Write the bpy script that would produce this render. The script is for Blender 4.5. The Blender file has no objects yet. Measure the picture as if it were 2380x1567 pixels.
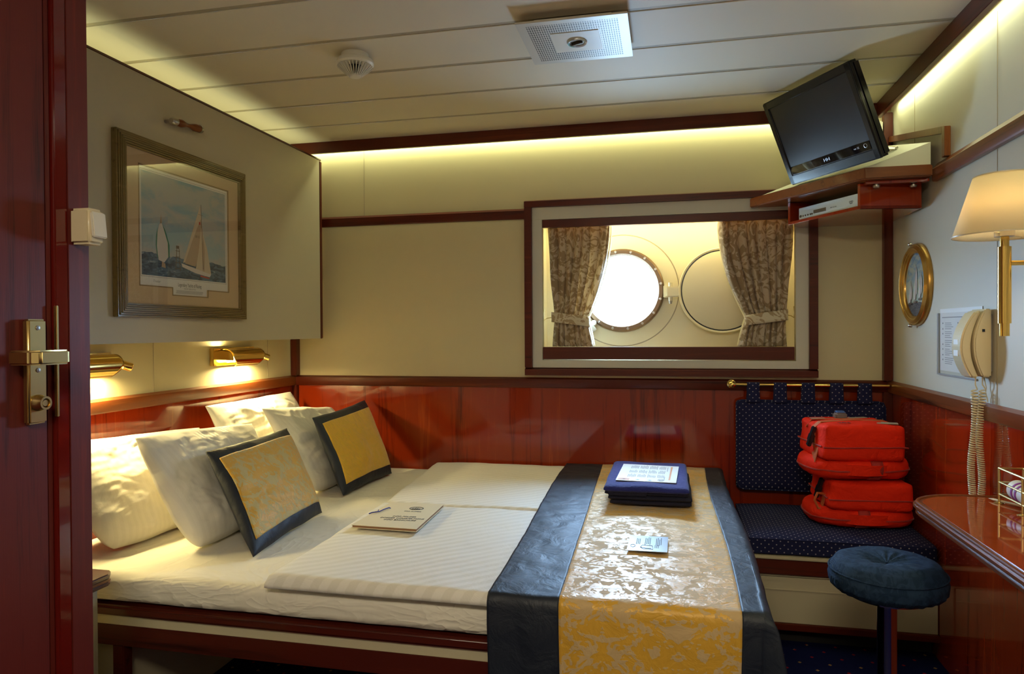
import bpy, bmesh, math, random
from mathutils import Vector, Matrix, noise as mnoise
random.seed(7)
PI = math.pi
S = bpy.context.scene
COL = S.collection
# ------------------------------------------------------------------ camera
H = 1.18
yaw, pitch, roll, FPX = -0.2196, -0.0094, -0.0057, 1625.88
fw = Vector((math.sin(yaw)*math.cos(pitch), math.cos(yaw)*math.cos(pitch), math.sin(pitch)))
rt = Vector((math.cos(yaw), -math.sin(yaw), 0)); up = rt.cross(fw)
RT = rt*math.cos(roll)+up*math.sin(roll); UP = -rt*math.sin(roll)+up*math.cos(roll)
cam = bpy.data.objects.new('camera', bpy.data.cameras.new('camera')); COL.objects.link(cam)
cam.data.sensor_width = 36; cam.data.lens = FPX/2380*36; cam.data.clip_start = .02
M4 = Matrix((RT, UP, -fw)).transposed().to_4x4(); M4.translation = (0, 0, H); cam.matrix_world = M4
S.camera = cam
# ------------------------------------------------------------------ world, exposure, lights
S.view_settings.view_transform = 'Standard'; S.view_settings.look = 'None'
S.view_settings.gamma = 1; S.view_settings.exposure = 1.5; S.view_settings.use_curve_mapping = False
W = bpy.data.worlds.new('sky'); S.world = W; W.use_nodes = True
bg = W.node_tree.nodes['Background']; bg.inputs[1].default_value = 60
_tc = W.node_tree.nodes.new('ShaderNodeTexCoord'); _sp = W.node_tree.nodes.new('ShaderNodeSeparateXYZ'); _rp = W.node_tree.nodes.new('ShaderNodeValToRGB')
W.node_tree.links.new(_tc.outputs['Generated'], _sp.inputs[0]); W.node_tree.links.new(_sp.outputs[2], _rp.inputs[0]); W.node_tree.links.new(_rp.outputs[0], bg.inputs[0])
_rp.color_ramp.elements[0].position = 0.0; _rp.color_ramp.elements[0].color = (.17, .28, .42, 1); _rp.color_ramp.elements[1].position = .06; _rp.color_ramp.elements[1].color = (.40, .65, 1.0, 1)
S.cycles.max_bounces = 9; S.cycles.diffuse_bounces = 5; S.cycles.glossy_bounces = 5; S.cycles.transmission_bounces = 8
S.cycles.transparent_max_bounces = 10
S.cycles.caustics_reflective = False; S.cycles.caustics_refractive = False; S.cycles.sample_clamp_indirect = 4
S.cycles.use_denoising = True; S.cycles.blur_glossy = .5

def area(name, loc, direction, sx, sy, power, color, portal=False, shape='RECTANGLE', spread=PI):
    l = bpy.data.lights.new(name, 'AREA'); l.shape = shape; l.size = sx; l.size_y = sy; l.energy = power; l.color = color
    l.spread = spread
    if portal: l.cycles.is_portal = True
    o = bpy.data.objects.new(name, l); COL.objects.link(o); o.location = loc
    o.rotation_euler = Vector(direction).to_track_quat('-Z', 'Y').to_euler(); return o
def point(name, loc, power, color, r=.02):
    l = bpy.data.lights.new(name, 'POINT'); l.energy = power; l.color = color; l.shadow_soft_size = r
    o = bpy.data.objects.new(name, l); COL.objects.link(o); o.location = loc; return o
COVE = (.93, 1.0, .55); WARM = (1.0, .80, .34)
area('porthole_daylight_portal', (-.22, 3.60, 1.375), (0, -1, 0), .44, .44, 1, (1, 1, 1), True)
area('cove_tube_light_back', (-.48, 3.272, 2.112), (0, .35, -1), 2.66, .02, 1.9, COVE)
area('cove_tube_light_right', (.911, 1.25, 2.112), (.35, 0, -1), 3.9, .02, 2.4, COVE)
area('berth_cove_light', (-1.80, 2.3, 1.985), (.1, 0, 1), 1.9, .07, .4, COVE)
area('added_cabin_fill', (-.1, -.35, 2.06), (0, .25, -1), .7, .5, 13, (1.0, .86, .62))  # fill lamp added behind the camera to brighten the whole cabin
area('window_recess_light', (0, 3.37, 1.712), (0, .55, -1), 1.05, .02, 1.1, (1.0, .86, .42))
point('wall_lamp_bulb', (.78, 1.877, 1.455), 6.0, (1.0, .74, .36), .02)

# ------------------------------------------------------------------ materials
def rgb(*c): return (c[0], c[1], c[2], 1)
class NT:
    def __init__(s, name):
        s.m = bpy.data.materials.new(name); s.m.use_nodes = True; s.t = s.m.node_tree
        s.b = s.t.nodes['Principled BSDF']; s.o = s.t.nodes['Material Output']
    def n(s, kind, **kw):
        x = s.t.nodes.new('ShaderNode'+kind)
        for k, v in kw.items():
            if k.startswith('_'): setattr(x, k[1:], v)
            else:
                i = x.inputs[int(k[1:])] if k[0] == 'i' and k[1:].isdigit() else x.inputs[k.replace('__', ' ')]
                if isinstance(v, bpy.types.NodeSocket): s.t.links.new(v, i)
                else: i.default_value = v
        return x
    def set(s, **kw):
        for k, v in kw.items():
            i = s.b.inputs[k.replace('__', ' ')]
            if isinstance(v, bpy.types.NodeSocket): s.t.links.new(v, i)
            else: i.default_value = v
        return s
    def coord(s, scale=(1, 1, 1), rot=(0, 0, 0)):
        c = s.n('TexCoord'); m = s.n('Mapping', i0=c.outputs['Object']); m.inputs[2].default_value = rot; m.inputs[3].default_value = scale
        return m.outputs[0]
    def noise(s, vec, scale=5, detail=3, dist=0, rough=.5):
        x = s.n('TexNoise', Vector=vec, Scale=scale, Detail=detail, Distortion=dist, Roughness=rough); return x.outputs[0]
    def ramp(s, fac, stops):
        x = s.n('ValToRGB', i0=fac); e = x.color_ramp.elements
        e[0].position, e[0].color = stops[0][0], rgb(*stops[0][1]); e[1].position, e[1].color = stops[-1][0], rgb(*stops[-1][1])
        for p, c in stops[1:-1]:
            k = e.new(p); k.color = rgb(*c)
        return x.outputs[0]
    def mix(s, f, a, b):
        x = s.n('Mix', _data_type='RGBA', i0=f)
        for i, v in ((6, a), (7, b)):
            if isinstance(v, bpy.types.NodeSocket): s.t.links.new(v, x.inputs[i])
            else: x.inputs[i].default_value = rgb(*v)
        return x.outputs[2]
    def math(s, op, a, b=0.0, c=0.0):
        x = s.n('Math', _operation=op, i0=a, i1=b, i2=c); return x.outputs[0]
    def sep(s, vec):
        return s.n('SeparateXYZ', i0=vec).outputs
    def bump(s, h, strength=.2, dist=.002):
        x = s.n('Bump', Strength=strength, Distance=dist, Height=h); s.set(Normal=x.outputs[0]); return s
def plain(name, c, rough=.5, metal=0, **kw):
    t = NT(name); t.set(Base__Color=rgb(*c), Roughness=rough, Metallic=metal, **kw); return t.m
def wood(name, dark, mid, light, grain='Z', rough=.12, coat=.6, sc=1.0, bump=0.05, spec=.25):
    t = NT(name); st = {'Z': (26, 26, 1.1), 'X': (1.1, 26, 26), 'Y': (26, 1.1, 26)}[grain]
    v = t.coord(tuple(a*sc for a in st)); a = t.noise(v, 1.2, 4, .6); f = t.noise(t.coord(tuple(a*sc*5 for a in st)), 2, 3)
    big = t.noise(t.coord(tuple(a*.16*sc for a in st)), 1.3, 2)
    m = t.math('ADD', t.math('MULTIPLY', a, .6), t.math('MULTIPLY', big, .4)); m = t.math('ADD', t.math('MULTIPLY', m, .82), t.math('MULTIPLY', f, .18))
    c = t.ramp(m, [(.33, dark), (.45, mid), (.56, mid), (.68, light)])
    t.set(Base__Color=c, Roughness=rough, Coat__Weight=coat, Coat__Roughness=.05, Specular__IOR__Level=spec)
    if bump: t.bump(f, bump, .001)
    return t.m
M = {}
DK, MD, LT = (.035, .005, .002), (.17, .026, .006), (.33, .07, .014)
M['panel'] = wood('glossy_mahogany_panel', (.07, .006, .002), (.26, .024, .004), (.38, .055, .008), 'Z', .12, .75, 1.0, .0)
M['panel'].node_tree.nodes['Principled BSDF'].inputs['Specular IOR Level'].default_value = .2
for g in 'XYZ': M['trim'+g] = wood('mahogany_trim_'+g.lower(), (.022, .003, .001), (.085, .011, .003), (.14, .024, .006), g, .35, .12, 1.6)
for g in 'XYZ': M['lip'+g] = wood('brown_wood_lip_'+g.lower(), (.045, .010, .002), (.17, .045, .010), (.26, .085, .020), g, .33, .14, 2)
M['door'] = wood('dark_mahogany_door', (.035, .005, .005), (.12, .014, .010), (.20, .022, .012), 'Z', .42, .22, 1.3, .15)
M['door'].node_tree.nodes['Principled BSDF'].inputs['Coat Roughness'].default_value = .45
M['jamb'] = plain('red_lacquered_jamb', (.13, .008, .005), .12, Coat__Weight=.8)
M['bedwood'] = wood('bed_mahogany', (.018, .003, .002), (.07, .010, .005), (.12, .02, .008), 'X', .3, .4, 1.2)
M['deskred'] = wood('desk_top_lacquer', (.13, .016, .003), (.36, .05, .007), (.48, .09, .012), 'X', .06, .7, 1, 0)
def wallpaint(name, c, rough=.55):
    t = NT(name); v = t.coord((1, 1, 1)); n = t.noise(v, 2.5, 3); f = t.noise(v, 240, 2)
    t.set(Base__Color=t.mix(n, tuple(x*.95 for x in c), c), Roughness=rough); t.bump(f, .12, .001); return t.m
M['cream'] = wallpaint('cream_wall_laminate', (.60, .52, .31))
M['creamR'] = wallpaint('pale_wall_laminate', (.60, .57, .47))
M['berth'] = wallpaint('berth_board_laminate', (.50, .44, .32))
M['ceil'] = wallpaint('ceiling_panel', (.72, .64, .50), .6)
M['groove'] = plain('ceiling_groove', (.40, .33, .22), .6)
M['bencream'] = plain('bench_cream', (.52, .46, .31), .4)
M['hull'] = wallpaint('hull_paint', (.82, .74, .52), .35)
M['brass'] = plain('polished_brass', (.80, .55, .16), .16, 1)
M['brassworn'] = plain('worn_brass', (.62, .47, .20), .3, 1)
M['chrome'] = plain('chrome', (.7, .7, .72), .08, 1)
M['steel'] = plain('brushed_steel', (.45, .42, .38), .3, 1)
M['darksteel'] = plain('dark_bronze', (.16, .12, .09), .3, 1)
M['black'] = plain('black_plastic', (.012, .012, .014), .22)
M['blackgloss'] = plain('gloss_black', (.006, .006, .008), .04)
M['screen'] = plain('dark_screen', (.010, .011, .015), .30)
M['white'] = plain('white_plastic', (.72, .68, .58), .4)
M['ivory'] = plain('ivory_plastic', (.68, .58, .38), .3)
M['silver'] = plain('silver_plastic', (.55, .57, .60), .3, .6)
M['dark'] = plain('dark_void', (.01, .008, .006), .8)
M['ink'] = plain('black_ink', (.03, .03, .04), .7)
M['grey_ink'] = plain('grey_ink', (.25, .24, .25), .7)
M['paper'] = plain('white_paper', (.78, .77, .74), .5)
M['folder'] = plain('cream_card', (.72, .64, .47), .6)
M['pages'] = plain('brown_page_edges', (.30, .15, .07), .7)
M['orange'] = plain('orange_ink', (.65, .24, .05), .6)
M['blueink'] = plain('blue_cord', (.02, .03, .30), .6)
M['lightblue'] = plain('pale_blue_ink', (.30, .45, .75), .6)
M['purple'] = plain('purple_ink', (.25, .02, .25), .5)
def cloth(name, c, rough=.85, wr=.5, scale=9, sheen=.2, extra=None):
    t = NT(name); v = t.coord((1, 1, 1)); n = t.noise(v, scale, 4, .8, .55); w = t.noise(v, 420, 1)
    h = t.math('ADD', n, t.math('MULTIPLY', w, .04)); t.set(Base__Color=rgb(*c), Roughness=rough, Sheen__Weight=sheen)
    t.bump(h, wr, .012); return t
def crumpled(name, c):
    t = NT(name); a = t.noise(t.coord((1.7, 1.7, 5), (0, .6, .3)), 1.6, 3, 1.6); b = t.noise(t.coord((4.5, 3.5, 10), (.3, -.5, .2)), 1.3, 2, 1.2); g = t.noise(t.coord(), 6, 3, .6)
    r = t.math('SUBTRACT', 1.0, t.math('MULTIPLY', t.math('ABSOLUTE', t.math('SUBTRACT', a, .5)), 5)); r.node.use_clamp = True
    q = t.math('SUBTRACT', 1.0, t.math('MULTIPLY', t.math('ABSOLUTE', t.math('SUBTRACT', b, .5)), 6)); q.node.use_clamp = True
    h = t.math('ADD', t.math('ADD', t.math('MULTIPLY', t.math('POWER', r, 3.0), .35), t.math('MULTIPLY', t.math('POWER', q, 3.0), .18)), g)
    t.set(Base__Color=rgb(*c), Roughness=.9, Sheen__Weight=.1); t.bump(h, .6, .012); return t.m
M['sheet'] = crumpled('cotton_sheet', (.74, .70, .60))
def striped(name, rot, c1, c2, per):
    t = NT(name); v = t.coord((1, 1, 1), rot); x = t.sep(v)[0]
    s = t.math('SINE', t.math('MULTIPLY', x, 2*PI/per)); s = t.math('MULTIPLY_ADD', s, 3.0, .5); s.node.use_clamp = True
    n = t.noise(t.coord(), 7, 4, 1.2, .6)
    t.set(Base__Color=t.mix(s, c1, c2), Roughness=t.math('MULTIPLY_ADD', s, .25, .5), Sheen__Weight=.2)
    t.bump(t.math('ADD', n, t.math('MULTIPLY', s, .015)), .36, .012); return t.m
M['duvet'] = striped('satin_stripe_duvet', (0, 0, math.radians(48)), (.71, .68, .61), (.78, .75, .69), .034)
M['pillow'] = striped('satin_stripe_pillow', (0, 0, PI/2), (.73, .69, .59), (.76, .72, .62), .022)
M['navy'] = cloth('navy_satin', (.006, .010, .022), .55, .4, 14, 0).m
def damask(name, ground, motif, per=.30, rg=.30, rm=.5, swap=False, thr=.5):
    t = NT(name); v = t.coord()
    x, y, z = t.sep(v)[0:3]; y = y if swap else t.math('ADD', y, z)
    a = t.math('PINGPONG', t.math('ADD', (y if swap else x), 5.0), per/2); b = t.math('MODULO', t.math('ADD', (z if swap else y), 5.0), per*1.3)
    cv = t.n('CombineXYZ', i0=a, i1=b, i2=0.0).outputs[0]
    n = t.noise(cv, 5.2/per, 2.5, 2.2, .5); w = t.noise(cv, 9/per, 1, 3.5)
    k = t.math('ADD', n, t.math('MULTIPLY', t.math('SUBTRACT', w, .5), .45))
    s = t.math('MULTIPLY_ADD', t.math('SUBTRACT', k, thr), 60, .5); s.node.use_clamp = True
    t.set(Base__Color=t.mix(s, ground, motif), Roughness=t.mix(s, (rg,)*3, (rm,)*3), Sheen__Weight=.3)
    wr = t.noise(t.coord((1, 1.6, 1)), 16, 4, .9, .6)
    t.bump(t.math('ADD', wr, t.math('MULTIPLY', s, .05)), .5, .009); t.set(Metallic=.05, Specular__IOR__Level=t.mix(s, (.42,)*3, (.15,)*3)); return t.m
M['gold'] = damask('gold_damask', (.62, .34, .03), (.54, .38, .19), .34, .42, .75)
M['gold2'] = damask('gold_damask_cushion', (.60, .33, .03), (.52, .42, .18), .26, .5, .6, True)
M['gold3'] = damask('gold_damask_cushion_plain', (.68, .38, .015), (.66, .40, .04), .26, .5, .6, True)
def curtain_mat(nm='curtain_damask', k=1.0):
    t = NT(nm); v = t.coord(); n = t.noise(v, 15, 1.2, 3.2, .5); s = t.math('MULTIPLY_ADD', t.math('SUBTRACT', n, .5), 40, .5); s.node.use_clamp = True
    t.set(Base__Color=t.mix(s, (min(.9, .66*k), min(.85, .55*k), .39*k), (.40*k, .29*k, .16*k)), Roughness=.6, Sheen__Weight=.2, Transmission__Weight=0.0)
    tr = t.n('BsdfTranslucent', Color=t.mix(s, (.5, .36, .2), (.33, .2, .08))); mx = t.n('MixShader', i0=.35, i1=t.b.outputs[0], i2=tr.outputs[0])
    t.t.links.new(mx.outputs[0], t.o.inputs[0]); return t.m
M['curtain'] = curtain_mat(); M['curtain_band'] = curtain_mat('curtain_band_damask', 1.5)
M['lining'] = plain('curtain_lining', (.75, .66, .42), .8)
def dotted(name, base, dot, per=.027, r=.0024):
    t = NT(name); c = t.coord(); x, y, z = t.sep(c)[0:3]
    # dots are laid out on x and (y+z), which follows flat and upright faces alike
    yz = t.math('ADD', y, z); row = t.math('FLOOR', t.math('DIVIDE', yz, per/2)); off = t.math('MULTIPLY', t.math('MODULO', row, 2.0), per/2)
    fx = t.math('SUBTRACT', t.math('MODULO', t.math('ADD', t.math('ADD', x, off), 9.0), per), per/2)
    fy = t.math('SUBTRACT', t.math('MODULO', t.math('ADD', yz, 9.0), per/2), per/4)
    d = t.math('SQRT', t.math('ADD', t.math('MULTIPLY', fx, fx), t.math('MULTIPLY', fy, fy)))
    s = t.math('LESS_THAN', d, r); n = t.noise(c, 300, 2)
    t.set(Base__Color=t.mix(s, base, dot), Roughness=.9, Specular__IOR__Level=.2); t.bump(n, .3, .001); return t.m
M['dots'] = dotted('navy_pin_dot_upholstery', (.012, .014, .055), (.30, .28, .32))
def carpet():
    t = NT('patterned_carpet'); c = t.coord(); x, y, z = t.sep(c)[0:3]; per = .10
    row = t.math('FLOOR', t.math('DIVIDE', t.math('ADD', y, 9.0), per/2)); off = t.math('MULTIPLY', t.math('MODULO', row, 2.0), per/2)
    fx = t.math('ABSOLUTE', t.math('SUBTRACT', t.math('MODULO', t.math('ADD', t.math('ADD', x, off), 9.0), per), per/2))
    fy = t.math('ABSOLUTE', t.math('SUBTRACT', t.math('MODULO', t.math('ADD', y, 9.0), per/2), per/4))
    s = t.math('LESS_THAN', t.math('ADD', fx, fy), .007); h = t.noise(c, 9, 0)
    col = t.mix(t.math('GREATER_THAN', h, .5), (.22, .01, .02), (.30, .17, .06))
    t.set(Base__Color=t.mix(s, (.004, .006, .045), col), Roughness=.95, Specular__IOR__Level=.1); t.bump(t.noise(c, 500, 1), .5, .002); return t.m
M['carpet'] = carpet()
M['redcloth'] = cloth('orange_red_nylon', (.78, .022, .004), .75, .7, 16, 0).m
M['redcloth'].node_tree.nodes['Principled BSDF'].inputs['Specular IOR Level'].default_value = .15
M['strap'] = plain('orange_webbing', (.50, .10, .02), .7)
M['reflect'] = plain('reflective_tape', (.42, .36, .28), .4)
def denim():
    t = NT('stool_blue_cloth'); c = t.coord((1, 1, 1)); n = t.noise(c, 32, 2, 2.0); w = t.n('TexWave', Vector=c, Scale=110.0, Distortion=1.0).outputs[1]
    s = t.math('MULTIPLY_ADD', t.math('SUBTRACT', n, .5), 12, .5); s.node.use_clamp = True
    t.set(Base__Color=t.mix(s, (.010, .026, .060), (.018, .040, .085)), Roughness=.85, Specular__IOR__Level=.2); t.bump(t.math('ADD', w, s), .35, .002); return t.m
M['denim'] = denim()
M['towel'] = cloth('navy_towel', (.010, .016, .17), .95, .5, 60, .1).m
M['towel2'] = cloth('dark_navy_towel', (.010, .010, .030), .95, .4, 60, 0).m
def pane():      # picture glazing: clear, mirror-like at grazing angles
    t = NT('picture_glass'); tr = t.n('BsdfTransparent'); gl = t.n('BsdfGlossy', Roughness=0.0); fa = t.n('LayerWeight', Blend=.5).outputs[1]
    fr = t.math('MULTIPLY_ADD', t.math('POWER', fa, 4.0), .9, .05); mx = t.n('MixShader', i0=fr, i1=tr.outputs[0], i2=gl.outputs[0]); t.t.links.new(mx.outputs[0], t.o.inputs[0]); return t.m
M['pane'] = pane(); M['glass'] = M['pane']
def clear():
    t = NT('clear_plastic'); tr = t.n('BsdfTransparent'); gl = t.n('BsdfGlossy', Roughness=0.05); mx = t.n('MixShader', i0=.05, i1=tr.outputs[0], i2=gl.outputs[0]); t.t.links.new(mx.outputs[0], t.o.inputs[0]); return t.m
M['clear'] = clear()
def shade():
    t = NT('lamp_shade_fabric'); t.set(Base__Color=rgb(.88, .80, .62), Roughness=.8)
    tr = t.n('BsdfTranslucent', Color=rgb(.98, .88, .66)); mx = t.n('MixShader', i0=.5, i1=t.b.outputs[0], i2=tr.outputs[0]); t.t.links.new(mx.outputs[0], t.o.inputs[0]); return t.m
M['shade'] = shade()
def emis(name, c, s):
    t = NT(name); t.set(Base__Color=rgb(*c), Emission__Color=rgb(*c), Emission__Strength=s); return t.m
M['tube'] = emis('lit_tube', (1, .9, .45), 9)
M['fillglow'] = emis('added_fill_diffuser', (1, .92, .72), 2)  # glow of the added fill fixture behind the camera
M['frame'] = wood('ribbed_gilt_frame_y', (.09, .06, .02), (.22, .155, .055), (.32, .235, .09), 'Y', .4, .2, 2)
M['mat'] = wallpaint('tan_picture_mount', (.62, .45, .27), .8)
M['matedge'] = plain('mount_bevel', (.30, .21, .10), .8)
M['gilt'] = wood('gilt_moulding', (.28, .13, .03), (.50, .28, .06), (.62, .38, .10), 'Z', .28, .3, 1.5)
M['gilt'].node_tree.nodes['Principled BSDF'].inputs['Metallic'].default_value = .7

# ------------------------------------------------------------------ mesh helpers
def bevel_all(bm, geom_faces, w, seg=2):
    es = set(e for f in geom_faces for e in f.edges)
    bmesh.ops.bevel(bm, geom=list(es), offset=w, segments=seg, affect='EDGES', clamp_overlap=True)
class MB:
    def __init__(s): s.bm = bmesh.new(); s.mi = 0
    def _fin(s, faces):
        for f in faces: f.material_index = s.mi
    def merge(s, b2):
        me = bpy.data.meshes.new('tmp')
        for f in b2.faces: f.material_index = s.mi
        b2.to_mesh(me); b2.free(); s.bm.from_mesh(me); bpy.data.meshes.remove(me)
    def box(s, x0, x1, y0, y1, z0, z1, bev=0, seg=2):
        return s.obox(((x0+x1)/2, (y0+y1)/2, (z0+z1)/2), ((1, 0, 0), (0, 1, 0), (0, 0, 1)), (abs(x1-x0)/2, abs(y1-y0)/2, abs(z1-z0)/2), bev, seg)
    def obox(s, c, ax, h, bev=0, seg=2):
        b = bmesh.new(); bmesh.ops.create_cube(b, size=2)
        A = [Vector(a).normalized() for a in ax]; c = Vector(c)
        for v in b.verts: v.co = Vector((v.co.x*h[0], v.co.y*h[1], v.co.z*h[2]))
        if bev > 0: bmesh.ops.bevel(b, geom=b.edges[:], offset=bev, segments=seg, affect='EDGES', clamp_overlap=True)
        for v in b.verts: v.co = c+A[0]*v.co.x+A[1]*v.co.y+A[2]*v.co.z
        bmesh.ops.recalc_face_normals(b, faces=b.faces); s.merge(b); return s
    def prism(s, pts, d, bev=0, seg=2):     # polygon of 3-D points, extruded by vector d
        b = bmesh.new(); vs = [b.verts.new(p) for p in pts]; f = b.faces.new(vs)
        r = bmesh.ops.extrude_face_region(b, geom=[f]); bmesh.ops.translate(b, vec=Vector(d), verts=[g for g in r['geom'] if isinstance(g, bmesh.types.BMVert)])
        bmesh.ops.recalc_face_normals(b, faces=b.faces)
        if bev > 0: bmesh.ops.bevel(b, geom=b.edges[:], offset=bev, segments=seg, affect='EDGES', clamp_overlap=True)
        s.merge(b); return s
    def tube(s, path, r, n=10, cap=True):
        b = bmesh.new(); P = [Vector(p) for p in path]; rr = r if isinstance(r, (list, tuple)) else [r]*len(P); rings = []
        t0 = (P[1]-P[0]).normalized(); a = t0.orthogonal().normalized()
        for i, p in enumerate(P):
            t = (P[min(i+1, len(P)-1)]-P[max(i-1, 0)]).normalized(); a = (a-t*a.dot(t)).normalized(); c = t.cross(a)
            rings.append([b.verts.new(p+(a*math.cos(2*PI*k/n)+c*math.sin(2*PI*k/n))*rr[i]) for k in range(n)])
        for i in range(len(P)-1):
            for k in range(n): b.faces.new((rings[i][k], rings[i][(k+1) % n], rings[i+1][(k+1) % n], rings[i+1][k]))
        if cap: b.faces.new(rings[0][::-1]); b.faces.new(rings[-1])
        s.merge(b); return s
    def lathe(s, prof, c, axis=(0, 0, 1), n=32, closed=False):     # prof: (radius, height) along axis
        b = bmesh.new(); ax = Vector(axis).normalized(); u = ax.orthogonal().normalized(); w = ax.cross(u); c = Vector(c); rings = []
        for r, h in prof:
            rings.append([b.verts.new(c+ax*h+(u*math.cos(2*PI*k/n)+w*math.sin(2*PI*k/n))*max(r, 1e-5)) for k in range(n)])
        m = len(prof)
        for i in range(m if closed else m-1):
            j = (i+1) % m
            for k in range(n): b.faces.new((rings[i][k], rings[i][(k+1) % n], rings[j][(k+1) % n], rings[j][k]))
        bmesh.ops.remove_doubles(b, verts=b.verts, dist=2e-5); bmesh.ops.recalc_face_normals(b, faces=b.faces); s.merge(b); return s
    def grid(s, fn, nu, nv, cu=False, cv=False):
        b = bmesh.new(); g = [[b.verts.new(fn(i/nu, j/nv)) for j in range(nv if cv else nv+1)] for i in range(nu if cu else nu+1)]
        for i in range(nu):
            for j in range(nv):
                a, c = (i+1) % len(g), (j+1) % len(g[0]); b.faces.new((g[i][j], g[a][j], g[a][c], g[i][c]))
        s.merge(b); return s
    def slab(s, fn, nu, nv, th):     # closed sheet: fn(u,v)->(top point, bottom point)
        b = bmesh.new(); T = []; B = []
        for i in range(nu+1):
            rt_, rb_ = [], []
            for j in range(nv+1):
                p, q = fn(i/nu, j/nv); rt_.append(b.verts.new(p)); rb_.append(b.verts.new(q))
            T.append(rt_); B.append(rb_)
        for i in range(nu):
            for j in range(nv):
                b.faces.new((T[i][j], T[i+1][j], T[i+1][j+1], T[i][j+1])); b.faces.new((B[i][j], B[i][j+1], B[i+1][j+1], B[i+1][j]))
        for i in range(nu):
            b.faces.new((T[i][0], B[i][0], B[i+1][0], T[i+1][0])); b.faces.new((T[i][nv], T[i+1][nv], B[i+1][nv], B[i][nv]))
        for j in range(nv):
            b.faces.new((T[0][j], T[0][j+1], B[0][j+1], B[0][j])); b.faces.new((T[nu][j], B[nu][j], B[nu][j+1], T[nu][j+1]))
        bmesh.ops.recalc_face_normals(b, faces=b.faces); s.merge(b); return s
    def ellips(s, c, r, n=16):
        b = bmesh.new(); bmesh.ops.create_uvsphere(b, u_segments=n, v_segments=n//2+2, radius=1)
        for v in b.verts: v.co = Vector((v.co.x*r[0]+c[0], v.co.y*r[1]+c[1], v.co.z*r[2]+c[2]))
        s.merge(b); return s
    def quad(s, *p):
        b = bmesh.new(); b.faces.new([b.verts.new(q) for q in p]); s.merge(b); return s
    def rects(s, o, ax, ay, rs):     # flat rectangles (x0,x1,y0,y1) on the plane o + ax*x + ay*y
        o, ax, ay = Vector(o), Vector(ax), Vector(ay)
        for x0, x1, y0, y1 in rs: s.quad(o+ax*x0+ay*y0, o+ax*x1+ay*y0, o+ax*x1+ay*y1, o+ax*x0+ay*y1)
        return s
    def build(s, name, mats, parent=None, origin=None, smooth=38, kind=None):
        me = bpy.data.meshes.new(name)
        if not isinstance(mats, (list, tuple)): mats = [mats]
        if origin is None:
            if parent is not None: origin = Vector(parent['_o'])
            else:
                xs = [v.co for v in s.bm.verts]; origin = Vector(((min(v.x for v in xs)+max(v.x for v in xs))/2, (min(v.y for v in xs)+max(v.y for v in xs))/2, min(v.z for v in xs)))
                if kind: origin = Vector((0, 0, 0))
        origin = Vector(origin)
        for v in s.bm.verts: v.co -= origin
        s.bm.to_mesh(me); s.bm.free()
        for m in mats: me.materials.append(M[m] if isinstance(m, str) else m)
        if smooth:
            me.polygons.foreach_set('use_smooth', [True]*len(me.polygons)); me.set_sharp_from_angle(angle=math.radians(smooth))
        o = bpy.data.objects.new(name, me); COL.objects.link(o); o['_o'] = tuple(origin)
        if parent is not None: o.parent = parent; o.location = origin-Vector(parent['_o'])
        else: o.location = origin
        if kind: o['kind'] = kind
        return o
def tag(o, label, cat=None, group=None, kind=None):
    if label: o['label'] = label
    if cat: o['category'] = cat
    if group: o['group'] = group
    if kind: o['kind'] = kind
    return o
def thing(name, loc, label=None, cat=None, group=None, kind=None):
    o = bpy.data.objects.new(name, None); COL.objects.link(o); o.location = loc; o['_o'] = tuple(loc); o.empty_display_size = .05
    return tag(o, label, cat, group, kind)
def text(s, size, pos, xdir, ydir, mat, name, parent, align='CENTER', ext=.0002, sx=1.0):
    cu = bpy.data.curves.new('txt', 'FONT'); cu.body = s; cu.size = size; cu.align_x = align; cu.extrude = ext/size if 0 else ext
    to = bpy.data.objects.new('txt', cu); COL.objects.link(to); dg = bpy.context.evaluated_depsgraph_get(); dg.update()
    me = bpy.data.meshes.new_from_object(to.evaluated_get(dg)); bpy.data.objects.remove(to)
    X = Vector(xdir).normalized(); Y = Vector(ydir).normalized(); Z = X.cross(Y); pos = Vector(pos); org = Vector(parent['_o'])
    for v in me.vertices: v.co = pos+X*v.co.x*sx+Y*v.co.y+Z*v.co.z-org
    me.materials.clear(); me.materials.append(M[mat]); me.name = name
    o = bpy.data.objects.new(name, me); COL.objects.link(o); o.parent = parent; o['_o'] = tuple(org); return o
def lerp(a, b, t): return a+(b-a)*t
def smooth(t): t = max(0, min(1, t)); return t*t*(3-2*t)
def nz(x, y, z=0): return mnoise.noise(Vector((x, y, z)))
def frame_rect(mb, ax, d0, d1, u0, u1, v0, v1, wd, bev=.002, wb=None):
    """four mitred-looking bars; ax='Y' -> plane of x,z with depth along y; ax='X' -> plane y,z with depth along x"""
    wb = wb or wd
    for a, b, c, e in ((u0, u1, v1-wd, v1), (u0, u1, v0, v0+wb), (u0, u0+wd, v0+wb, v1-wd), (u1-wd, u1, v0+wb, v1-wd)):
        if ax == 'Y': mb.box(a, b, d0, d1, c, e, bev)
        else: mb.box(d0, d1, a, b, c, e, bev)
    return mb
# ------------------------------------------------------------------ room
XL, XR, YB, ZC = -1.897, .938, 3.30, 2.13
ZR0, ZR1 = .905, .955
st = 'structure'
MB().box(-2.0, 1.05, -1.6, 3.62, -.05, 0).build('floor', 'carpet', kind=st)
c = MB(); c.mi = 1; c.box(-2.0, 1.05, -1.6, 3.36, ZC+.0025, ZC+.05); c.mi = 0
k = -12
ys = [1.8337+.2857*i for i in range(-13, 6)]
for a, b in zip(ys[:-1], ys[1:]): c.box(-1.99, 1.04, a+.011, min(b-.011, 3.36), ZC, ZC+.003, .001, 1)
c.build('ceiling', ['ceil', 'groove'], kind=st)
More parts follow.
